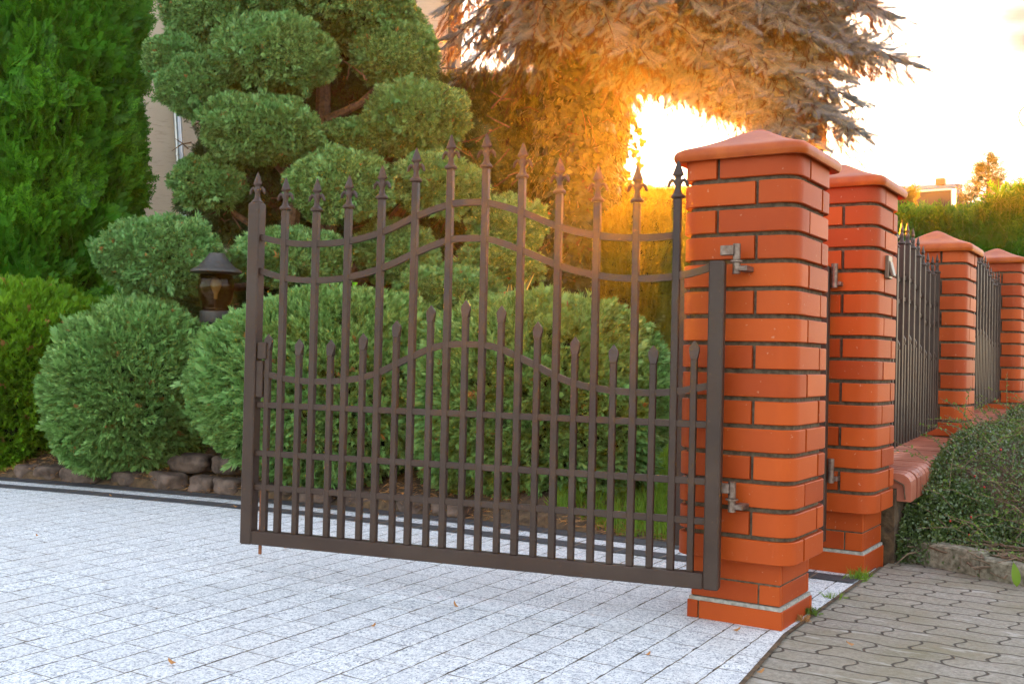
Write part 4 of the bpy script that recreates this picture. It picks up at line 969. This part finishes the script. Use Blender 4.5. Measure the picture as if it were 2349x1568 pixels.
b = MB(); p, q = wallpt(1030, 300), wallpt(1030, 100); dd = (q-p); p.z = 0; b.tube([Vector((p.x, p.y, 0)), Vector((p.x, p.y, 6.1))], .05, 14); b.build('downpipe', M['darkmetal'], house, True)

# ------------------------------------------------------------------ garden lamp
lp = at(493, 745, 6.25); lx, ly = lp.x, lp.y; s = FPX/6.25
def lz(y): return at(493, y, 6.25).z
lamp = empty('garden_lamp', (lx, ly, .12), 'dark garden lamp with conical hood and smoked glass among the shrubs, not lit', 'lamp')
zt, zb = lz(580), lz(625); hw = 57/s
b = MB(); b.lathe([(hw*.22, zt-zb+.0), (hw*.30, zt-zb-.002), (hw*.36, (zt-zb)*.86), (hw*.52, (zt-zb)*.58), (hw*.74, (zt-zb)*.28), (hw*.93, .020), (hw*1.0, .012), (hw*1.01, 0), (hw*.9, -.004), (hw*.5, .0)][::-1], (lx, ly, zb), 36); b.build('hood', M['darkmetal'], lamp, True)
g1, g2 = lz(630), lz(718); gh = g1-g2; gr = 41/s
b = MB(); prof = [(gr*.72, 0), (gr*.74, .05*gh), (gr*.70, .07*gh), (gr*.78, .12*gh), (gr*.74, .14*gh), (gr*.82, .20*gh), (gr*.78, .22*gh), (gr*.92, .40*gh), (gr*1.0, .66*gh), (gr*.98, .82*gh), (gr*.9, .90*gh), (gr*.94, .93*gh), (gr*.86, 1.0*gh)]
b.lathe(prof, (lx, ly, g2), 36); b.lathe([(r_-.004, z) for r_, z in prof][::-1], (lx, ly, g2), 36); b.build('glass', M['glass'], lamp, True)
b = MB(); bz = lz(672); b.lathe([(.011, -.035), (.012, -.01), (.014, 0), (.024, .02), (.033, .045), (.033, .06), (.026, .078), (.012, .088), (.001, .09)], (lx, ly, bz), 20); b.build('bulb', M['bulb'], lamp, True)
b = MB(); b.lathe([(.03, -.4), (.03, 0), (gr*.8, .0), (gr*.84, .012), (gr*.84, lz(715)-lz(740)), (gr*.75, lz(715)-lz(740)+.006)], (lx, ly, lz(740)), 28); b.tube([(lx, ly, g2), (lx, ly, bz-.03)], .009, 10); b.build('post', M['darkmetal'], lamp, True)

# ------------------------------------------------------------------ small things in the bed
ag = at(1165, 700, 6.9); agz = ag.z-.15
agv = empty('agave', (ag.x, ag.y, agz), 'variegated agave with yellow-edged sword leaves right of the cloud-pruned tree', 'agave plant')
def agleaf(p0, p1, p2, w_):
    side = RT; b = MB(); c = MB()
    for mb, k0, k1 in ((b, -.62, .62),):
        Vv = []; 
        for i in range(9):
            q = i/8; p = p0*(1-q)**2+p1*2*q*(1-q)+p2*q*q; ww = w_*(1-q**2.2)*(.75+.5*math.sin(math.pi*min(1, q*1.1)))
            n3 = Vector((0, 0, 0))+FW*(-.012*(1-q)); Vv += [p-side*ww, p-side*ww*.62, p+n3, p+side*ww*.62, p+side*ww]
        Vb = [Vector(v)+FW*.006 for v in Vv]; n = len(Vv)
        for i in range(8):
            for k in range(4):
                f = (i*5+k, i*5+k+1, i*5+k+6, i*5+k+5); mb.mi = 1 if k in (0, 3) else 0; mb.f.append(f); mb.m.append(mb.mi); mb.f.append(tuple(n+j for j in reversed(f))); mb.m.append(mb.mi)
        mb.v = [tuple(v) for v in Vv]+[tuple(v) for v in Vb]
    b.build('leaf', [M['agave'], M['agave_y']], agv, True)
d0 = 6.9
for (x0, y0, x1, y1, x2, y2, w_) in [(1155, 740, 1150, 690, 1152, 632, .022), (1165, 740, 1168, 690, 1172, 622, .026), (1175, 740, 1185, 680, 1248, 588, .026), (1182, 740, 1215, 690, 1200, 600, .020), (1170, 740, 1200, 660, 1212, 590, .02), (1150, 740, 1120, 700, 1095, 660, .02)]:
    agleaf(at(x0, y0, d0), at(x1, y1, d0-.02), at(x2, y2, d0+.05), w_)
b = MB(); p = at(813, 690, 6.7); b.lathe([(.010, 0), (.013, .04), (.016, .11), (.018, .115), (.016, .118)], p, 12); o = b.build('plant_stake', M['lime'], None, True); props(o, 'bright lime green plastic plant stake poking up behind the wide juniper', 'plant stake')

# edging rocks
def rock(p, sx, sy, sz, seed, label, group='brown field stones edging the bed'):
    rng = np.random.default_rng(seed); w1 = waves(rng, 9, 2.3); w2 = waves(rng, 9, 7)
    P, F = core_mesh((0, 0, 0), (1, 1, 1), waves(rng, 2, 1), 0, 1, 36); D = norm(P)
    r_ = 1+.12*wnoise(w1, D)+.03*wnoise(w2, D); k = 5.5; sup = (np.abs(D)**k).sum(1)**(-1/k); P = D*(r_*sup)[:, None]*.80
    a = rng.uniform(-.4, .4); ca, sa = math.cos(a), math.sin(a); P = P*np.array([sx, sy, sz]); P = np.stack([P[:, 0]*ca-P[:, 1]*sa, P[:, 0]*sa+P[:, 1]*ca, P[:, 2]], 1)+np.array(p)
    o = link('edging_stone', npmesh('edging_stone', P, F), M['rock'], None, True); props(o, label, 'stone', group)
rk = [(128, 1088, .06, .05), (180, 1092, .085, .05), (265, 1096, .13, .055), (365, 1104, .10, .05), (452, 1112, .12, .065), (535, 1118, .075, .06), (612, 1122, .10, .055), (700, 1130, .12, .05), (800, 1140, .11, .05), (905, 1148, .10, .05), (1010, 1158, .12, .055), (1120, 1166, .1, .045), (455, 1072, .12, .06), (540, 1080, .1, .06), (640, 1085, .12, .06)]
nm = ['small brown edging stone farthest left', 'second brown edging stone from the left', 'long brown edging stone under the left juniper', 'edging stone right of the long one', 'pale-faced edging stone left of the gate', 'edging stone right beside the gate post',
      'first edging stone seen through the gate', 'second edging stone seen through the gate', 'third edging stone seen through the gate', 'fourth edging stone seen through the gate', 'fifth edging stone seen through the gate', 'last edging stone seen through the gate', 'mossy stone lying behind the pale-faced edging stone', 'upper stone behind the gate post', 'upper stone behind the gate pickets']
for i, (x, y, sx, sz) in enumerate(rk):
    up2 = i >= 12; g0 = onz(x, y+(0 if not up2 else 40), .01); yy = float(np.interp(g0.x, ex, ey))+(.09 if not up2 else .24); rock((g0.x, yy, gz(0, yy)+(.035 if not up2 else .13)), sx*1.25, .095, sz*1.05, i+40, nm[i])

# fallen needles: too many to count
rn = np.random.default_rng(2); n = 9000; xs_ = rn.uniform(-7.5, -.35, n); ys_ = np.interp(xs_, ex, ey)+np.abs(rn.normal(size=n))*.22+.005
clump = np.sin(xs_*5.1)+np.sin(xs_*11.7+2)+rn.normal(size=n)*.5; k = clump > -.2; xs_, ys_ = xs_[k], ys_[k]
zs_ = np.array([bed_at(x, y)+.012 for x, y in zip(xs_, ys_)])+rn.random(len(xs_))*.012
A = np.stack([rn.normal(size=len(xs_)), rn.normal(size=len(xs_)), rn.normal(size=len(xs_))*.25], 1)
ND = [T([blade([0, 0, 0], [0, 0, 1], .09)])]
V_, F_ = scatter(ND, np.stack([xs_, ys_, zs_], 1), A, rn.normal(size=A.shape), rn.uniform(.02, .05, len(xs_)), rn)
props(link('needle_litter', npmesh('needle_litter', V_, F_), M['needles'], None, False), 'rust brown fallen needles and dry bits along the bed edge', 'needle litter', kind='stuff')
# lawn grass
n = 30000; xs_ = rn.uniform(-2.6, -.22, n); ys_ = rn.uniform(.99, 4.6, n)
k = (xs_ > -1.35-.35*(ys_-1)) & ((ys_ > 1.02+.05*np.sin(xs_*9))); xs_, ys_ = xs_[k], ys_[k]; zs_ = np.array([max(-.06, bed_at(x, y)-.005) for x, y in zip(xs_, ys_)])
V_, F_ = scatter(GRASS, np.stack([xs_, ys_, zs_], 1), np.stack([rn.normal(size=len(xs_))*.25, rn.normal(size=len(xs_))*.25, np.ones(len(xs_))], 1), rn.normal(size=(len(xs_), 3)), rn.uniform(.04, .095, len(xs_)), rn)
props(link('grass', npmesh('grass', V_, F_), M['grass'], None, False), 'bright green lawn grass behind the gate beside the nearest pillar', 'grass', kind='stuff')

# cotoneaster bed right of the fence
rc = np.random.default_rng(77); cz = waves(rc, 8, 2.6)
def cth(x, y):
    h = .15+.27*np.clip((y-1.15)/1.05, 0, 1)+.05*(x < .5)+.10*np.clip((y-3)/3, 0, 1); h = h*(1-.55*np.clip((x-1.3)/2.5, 0, 1)); edge_ = np.clip((y-(1.16-.42*(x-.25)))/.35, 0, 1)
    return .02+h*np.sqrt(edge_)+.045*wnoise(cz, np.stack([x, y, x*0], 1)*1.8)*edge_
xs_ = np.linspace(.26, 5, 60); ys_ = np.linspace(-.9, 9, 110); GX, GY = np.meshgrid(xs_, ys_); fx, fy = GX.ravel(), GY.ravel()
ok = fy > (1.16-.42*(fx-.25)); zz = cth(fx, fy)-.05; zz[~ok] = -.05
Fq = [(i*60+j, i*60+j+1, (i+1)*60+j+1, (i+1)*60+j) for i in range(109) for j in range(59)]
cot = empty('ground_cover', (1, 3, 0), 'low creeping cotoneaster with small leaves and red berries along the street side of the wall', 'ground cover'); cot['kind'] = 'stuff'
link('dead_twigs', npmesh('dt', np.stack([fx, fy, zz], 1), Fq), M['core_br'], cot, True)
n = 130000; x = .235+3.6*rc.random(n)**1.5; y = .7+8*rc.random(n)**1.4; ok = y > (1.17-.42*(x-.25)); x, y = x[ok], y[ok]; n = len(x)
z = cth(x, y)+rc.normal(size=n)*.018-.012; A = rc.normal(size=(n, 3))+[0, 0, .5]
V_, F_ = scatter(LEAF, np.stack([x, y, z], 1), A, np.array([0, 0, 1.])+rc.normal(size=(n, 3))*.6, rc.uniform(.010, .020, n), rc)
n2 = 60000; x2 = rc.uniform(.235, 2.6, n2); e2_ = 1.17-.42*(x2-.25); y2 = e2_-.02+.45*rc.random(n2)**1.6; h2 = cth(x2, y2); z2 = np.maximum(.01, h2-rc.random(n2)**1.5*np.where(y2-e2_ < .12, h2, .05))-.01
y2 = np.where(x2 < .85, np.maximum(y2, e2_+.035), y2-.05*rc.random(n2)); V2, F2 = scatter(LEAF, np.stack([x2, y2, z2], 1), rc.normal(size=(n2, 3))+[.1, -.4, .4], np.array([0, -.6, .8])+rc.normal(size=(n2, 3))*.6, rc.uniform(.011, .021, n2), rc)
x3 = .225-.05*rc.random(14000)+.05; y3 = rc.uniform(1.3, 6, 14000); z3 = rc.uniform(.05, 1, 14000)*(cth(x3, y3)+.02); V3, F3 = scatter(LEAF, np.stack([x3, y3, z3], 1), rc.normal(size=(14000, 3)), rc.normal(size=(14000, 3)), rc.uniform(.011, .02, 14000), rc)
n4 = 5000; x4 = rc.uniform(.15, .34, n4); y4 = rc.uniform(1.14, 1.5, n4); z4 = rc.random(n4)**.7*(.10+.22*np.clip((y4-1.12)/.25, 0, 1)); kk = z4 < .31; x4, y4, z4 = x4[kk], y4[kk], z4[kk]; n4 = len(x4); x4 = np.maximum(x4, .20)
V4, F4 = scatter(LEAF, np.stack([x4, y4, z4], 1), rc.normal(size=(n4, 3)), rc.normal(size=(n4, 3)), rc.uniform(.010, .02, n4), rc); V3, F3 = np.concatenate([V3, V4]), np.concatenate([F3, F4+len(V3)])
V_, F_ = np.concatenate([V_, V2, V3]), np.concatenate([F_, F2+len(V_), F3+len(V_)+len(V2)])
link('leaves', npmesh('leaves', V_, F_), M['coton'], cot, False)
b = MB(); LP = []; LA = []
for k in range(1700):
    x0 = rc.uniform(.22, 2.8); y0 = .8+5.5*rc.random()**1.4
    if y0 < 1.22-.42*(x0-.25): continue
    z0 = float(cth(np.array([x0]), np.array([y0]))[0])-.02; a = rc.normal()*.8+(math.pi if rc.random() < .55 else 0); l = rc.uniform(.08, .34)
    d = Vector((math.cos(a), math.sin(a)*.8-.2, rc.uniform(.35, 1.1))).normalized(); p0 = Vector((x0, y0, z0)); p1 = p0+d*l*.6; p2 = p1+(d+Vector((0, 0, -.45))).normalized()*l*.5
    b.tube([p0, p1, p2], [.0022, .0017, .001], 4)
    for j in range(int(l*85)):
        q = j/(l*85); pj = p0+(p1-p0)*(q/.55) if q < .55 else p1+(p2-p1)*((q-.55)/.45); LP.append(pj); LA.append(Vector(rc.normal(size=3)*.9)+Vector((0, 0, .4)))
b.build('stems', M['twig'], cot, True)
V_, F_ = scatter(LEAF, np.array(LP), np.array(LA), rc.normal(size=(len(LP), 3))+[0, 0, .6], rc.uniform(.010, .017, len(LP)), rc)
link('young_leaves', npmesh('yl', V_, F_), M['coton_y'], cot, False)
b = MB()
for k in range(90):
    x0 = .35+1.4*rc.random(); y0 = 1.0+1.4*rc.random()
    if y0 < 1.2-.42*(x0-.25): continue
    z0 = float(cth(np.array([x0]), np.array([y0]))[0])+.004; b.lathe([(.001, -.004), (.0037, -.002), (.0045, .001), (.0037, .004), (.001, .0055)], (x0, y0, z0), 7)
b.build('berries', M['berry'], cot, True)
b = MB()
for k in range(110):       # bare woody runners by the kerb
    x0 = rc.uniform(.19, .9); y0 = 1.26-.42*(x0-.25)+rc.uniform(-.06, .20); pts = [Vector((x0, y0, .04+rc.random()*.06))]
    a = rc.uniform(-1.2, .6)
    for j in range(5): a += rc.normal()*.35; pts.append(pts[-1]+Vector((math.cos(a)*.07, math.sin(a)*.05, rc.normal()*.012)))
    b.tube(pts, [.006, .005, .0045, .004, .003, .002], 5)
b.build('runners', M['twig'], cot, True)
# large single leaf sprouting at the right
b = MB(); q0 = onz(2335, 1345, .02); Vv = []
for i in range(9):
    q = i/8; w_ = .016*math.sin(math.pi*(q**.8))**.8+.0005; p = q0+Vector((-.012*q*q-.004, 0, .085*q)); Vv += [p-RT*w_, p-FW*.003, p+RT*w_]
b.add(Vv, [(i*3+k, i*3+k+1, i*3+k+4, i*3+k+3) for i in range(8) for k in range(2)]); o = b.build('sprout', M['lime'], None, True); o.data.materials[0] = M['grass']; props(o, 'single large fresh green leaf sprouting at the right edge of the creeper', 'sprout')
# weeds
def weed(x, y, n, sz, label, tpl=GRASS, m='grass'):
    p = onz(x, y, gz(0, 0)); rng = np.random.default_rng(int(x)); P = np.array(p)+rng.normal(size=(n, 3))*[sz*.5, sz*.5, 0]; P[:, 2] = gz(p.x, p.y)
    V_, F_ = scatter(tpl, P, rng.normal(size=(n, 3))*.6+[0, 0, 1], rng.normal(size=(n, 3)), sz*rng.uniform(.5, 1.1, n), rng); o = link('weed_tuft', npmesh('weed', V_, F_), M[m], None, False); props(o, label, 'weed', 'weeds in the paving joints')
weed(1972, 1332, 60, .045, 'green weed tuft at the foot of the second pillar')
weed(1908, 1372, 22, .030, 'tiny weed in the joint between the white and the grey paving')
weed(1858, 1408, 40, .028, 'yellowish weed at the right foot of the nearest pillar', SPRIG, 'coton_y')
weed(1835, 1424, 30, .024, 'low dry moss at the right foot of the nearest pillar', SPRIG, 'needles')
# dry leaves
lv = [(1052, 1392, 'small upright dry leaf on the white paving below the gate'), (511, 1132, 'orange dry leaf on the white edging line'), (258, 1141, 'brown leaf pair on the drive near the left juniper'), (88, 1228, 'dry brown leaf at the far left of the drive'), (418, 1576-8, 'dry leaf at the bottom edge left of centre'), (650, 1258, 'tiny orange leaf near the gate post'),
      (545, 1167, 'orange leaf next to the gate post'), (1735, 1540, 'brown crumb near the corner of the drive'), (850, 1433, 'rust brown leaf in the middle of the drive'), (405, 1510, 'rust leaf lying in a joint at the lower left'), (2022, 1255, 'dry leaf curled beside the second pillar'), (42, 1556, 'dark leaf in the lower left corner'), (1480, 1500, 'ochre leaf low in the drive'), (1680, 1447, 'ochre leaf beside the plinth of the nearest pillar'), (1960, 1480, 'tiny dry leaf on the grey wavy paving')]
for i, (x, y, lab) in enumerate(lv):
    p = onz(x, y, .004); rng = np.random.default_rng(i); V_, F_ = LEAF[0]; s_ = .026*rng.uniform(.7, 1.1); a = rng.uniform(0, 6.28); up3 = i == 0
    Xv = Vector((math.cos(a), math.sin(a), .1)).normalized(); Zv = Vector((-math.sin(a), math.cos(a), .9 if up3 else .25)).normalized(); Yv = Zv.cross(Xv)
    VV = [p+(Xv*v[0]+Yv*v[1]*3+Zv*v[2])*s_+Vector((0, 0, .006+gz(p.x, p.y))) for v in V_]; o = link('dry_leaf', npmesh('dry_leaf', [tuple(v) for v in VV], F_), M['dryleaf'], None, False); props(o, lab, 'leaf', 'dry leaves on the paving')

# ------------------------------------------------------------------ far things
# traffic signal seen from the side above the nearest pillar
tp = at(1882, 330, 16); s = FPX/16
tl = empty('traffic_light', (tp.x, tp.y, 0), 'traffic light seen from the side between the two nearest pillar caps, under the spruce', 'traffic light')
b = MB(); b.tube([(tp.x, tp.y, 0), (tp.x, tp.y, at(1882, 342, 16).z)], .045, 12); b.build('pole', M['darkmetal'], tl, True)
b = MB(); z0 = at(1882, 345, 16).z; z1 = at(1882, 262, 16).z; rot = Matrix(((RT.x, FW.x, 0), (RT.y, FW.y, 0), (0, 0, 1))); rot = Matrix(((r0.x, -r0.y, 0), (r0.y, r0.x, 0), (0, 0, 1)))
b.box((tp.x, tp.y, (z0+z1)/2), (.135, .2, z1-z0), rot, .015); b.build('signal_housing', M['greydark'], tl)
for k in range(3):
    zc = at(1882, 328-29*k, 16).z; b = MB(); q = Vector((tp.x, tp.y, zc))-Vector((r0.x, r0.y, 0))*.065
    ring = []; n = 14
    for t_ in (0, 1):
        for i in range(n):
            a = math.pi*(-.15+1.3*i/(n-1)); ring.append(q-Vector((r0.x, r0.y, 0))*(.13*t_)+Vector((-r0.y, r0.x, 0))*math.cos(a)*.075+Vector((0, 0, math.sin(a)*.075-(.014*t_))))
    ring2 = [v+Vector((0, 0, -.008)) for v in ring]
    b.add(ring+ring2, [(i, i+1, n+i+1, n+i) for i in range(n-1)]+[(2*n+n+i, 2*n+n+i+1, 2*n+i+1, 2*n+i) for i in range(n-1)]); b.build('visor', M['greydark'], tl, True)
b = MB(); q = Vector((tp.x, tp.y, at(1882, 345, 16).z)); b.tube([q-Vector((r0.x, r0.y, 0))*.02, q+Vector((r0.x, r0.y, 0))*.19], .022, 10); b.build('bracket', M['white'], tl, True)

# board in a blue steel frame behind the right hedge
bd = 17; c0 = at(2040, 452, bd); c1 = at(2205, 430, bd)
bl = empty('billboard', (c1.x, c1.y, 0), 'dark board in a blue steel frame above the right hedge', 'billboard')
b = MB(); q0, q1 = at(2030, 446, bd), at(2182, 436, bd); q2, q3 = at(2182, 520, bd), at(2030, 520, bd); th = FW*.12
b.add([q0, q1, q2, q3, q0+th, q1+th, q2+th, q3+th], [(0, 3, 2, 1), (4, 5, 6, 7), (0, 1, 5, 4), (1, 2, 6, 5), (2, 3, 7, 6), (3, 0, 4, 7)]); b.build('board', M['greydark'], bl)
b = MB(); b.tube([at(2028, 444, bd-.1), at(2183, 434, bd-.1), at(2184, 520, bd-.1)], .02, 6); b.build('rim', M['white'], bl, True)
b = MB(); b.tube([at(2000, 437, bd), at(2199, 426, bd)], .045, 6); b.build('top_beam', M['bluepaint'], bl)
b = MB(); pz = at(2200, 424, bd); b.tube([(pz.x, pz.y, 0), pz], .055, 6); b.build('post', M['bluepaint'], bl)
b = MB(); pz = at(2100, 432, bd+.2); b.tube([(pz.x, pz.y, 0), pz], .06, 6); b.build('post', M['bluepaint'], bl)
b = MB(); b.box(at(2158, 418, bd), (.15, .14, .12), None, .01); b.build('floodlight', M['darkmetal'], bl)
# shed roof edge
sh = empty('shed', (at(2060, 540, 10.2).x, at(2060, 540, 10.2).y, 0), 'low shed with a grey corrugated roof edge in front of the right hedge', 'shed')
b = MB(); q0, q1 = at(1990, 512, 9.6), at(2120, 562, 10.6)
bk = Vector((FW.x, FW.y, 0)).normalized()*.55; nsg = 40; Vv = []
for i in range(nsg+1):
    p = q0+(q1-q0)*(i/nsg)+Vector((0, 0, .012*math.cos(i*math.pi))); Vv += [p, p+bk+Vector((0, 0, .04)), p-Vector((0, 0, .02)), p+bk+Vector((0, 0, .02))]
b.add(Vv, [(i*4, i*4+4, i*4+5, i*4+1) for i in range(nsg)]+[(i*4+2, i*4+6, i*4+4, i*4) for i in range(nsg)]+[(i*4+3, i*4+7, i*4+6, i*4+2) for i in range(nsg)]); b.build('roof', M['roofgrey'], sh)
b = MB(); a0 = Vector((q0.x, q0.y, -.05)); a1 = Vector((q1.x, q1.y, -.05)); w0 = bk.normalized()*.08
b.add([a0+w0, a1+w0, a1+bk, a0+bk, Vector((q0.x, q0.y, q0.z-.03))+w0, Vector((q1.x, q1.y, q1.z-.03))+w0, Vector((q1.x, q1.y, q1.z))+bk, Vector((q0.x, q0.y, q0.z))+bk], [(0, 1, 5, 4), (1, 2, 6, 5), (2, 3, 7, 6), (3, 0, 4, 7)]); b.build('wall', M['darkbark'], sh)
# ring and wires in the sky
b = MB(); c = at(2364, 268, 22); rr_ = 27/(FPX/22); b.tube([c+RT*math.cos(a)*rr_*1.0+UP*math.sin(a)*rr_ for a in [i*math.pi/12 for i in range(25)]], .016, 6, False); o = b.build('wire_hoop', M['darkmetal'], None, True); props(o, 'thin dark round hoop against the sky, cut by the right edge', 'hoop')
for i, (a_, e_, lab) in enumerate([((1600, 345, 60), (2700, 208, 60), 'upper of the thin overhead wires in the right sky'), ((1600, 366, 60), (2700, 228, 60), 'lower of the thin overhead wires in the right sky')]):
    b = MB(); p, q = at(*a_), at(*e_); b.tube([p+(q-p)*(j/12)-Vector((0, 0, 1.2*math.sin(math.pi*j/12))) for j in range(13)], .012, 5); o = b.build('overhead_wire', M['darkmetal'], None, True); props(o, lab, 'wire', 'overhead wires')

# ------------------------------------------------------------------ haze
HAZE = True
if HAZE:
    m_ = bpy.data.materials.new('air'); m_.use_nodes = True; t = m_.node_tree
    for n_ in list(t.nodes):
        if n_.type != 'OUTPUT_MATERIAL': t.nodes.remove(n_)
    pvn = t.nodes.new('ShaderNodeVolumePrincipled'); pvn.inputs['Color'].default_value = (1, .90, .75, 1); pvn.inputs['Density'].default_value = .0008; pvn.inputs['Anisotropy'].default_value = .80
    t.links.new(pvn.outputs[0], [n_ for n_ in t.nodes if n_.type == 'OUTPUT_MATERIAL'][0].inputs['Volume'])
    b = MB(); b.box((0, 0, 4.45), (306, 306, 11.1)); o = b.build('haze', m_); o['kind'] = 'stuff'
scene.cycles.volume_bounces = 0
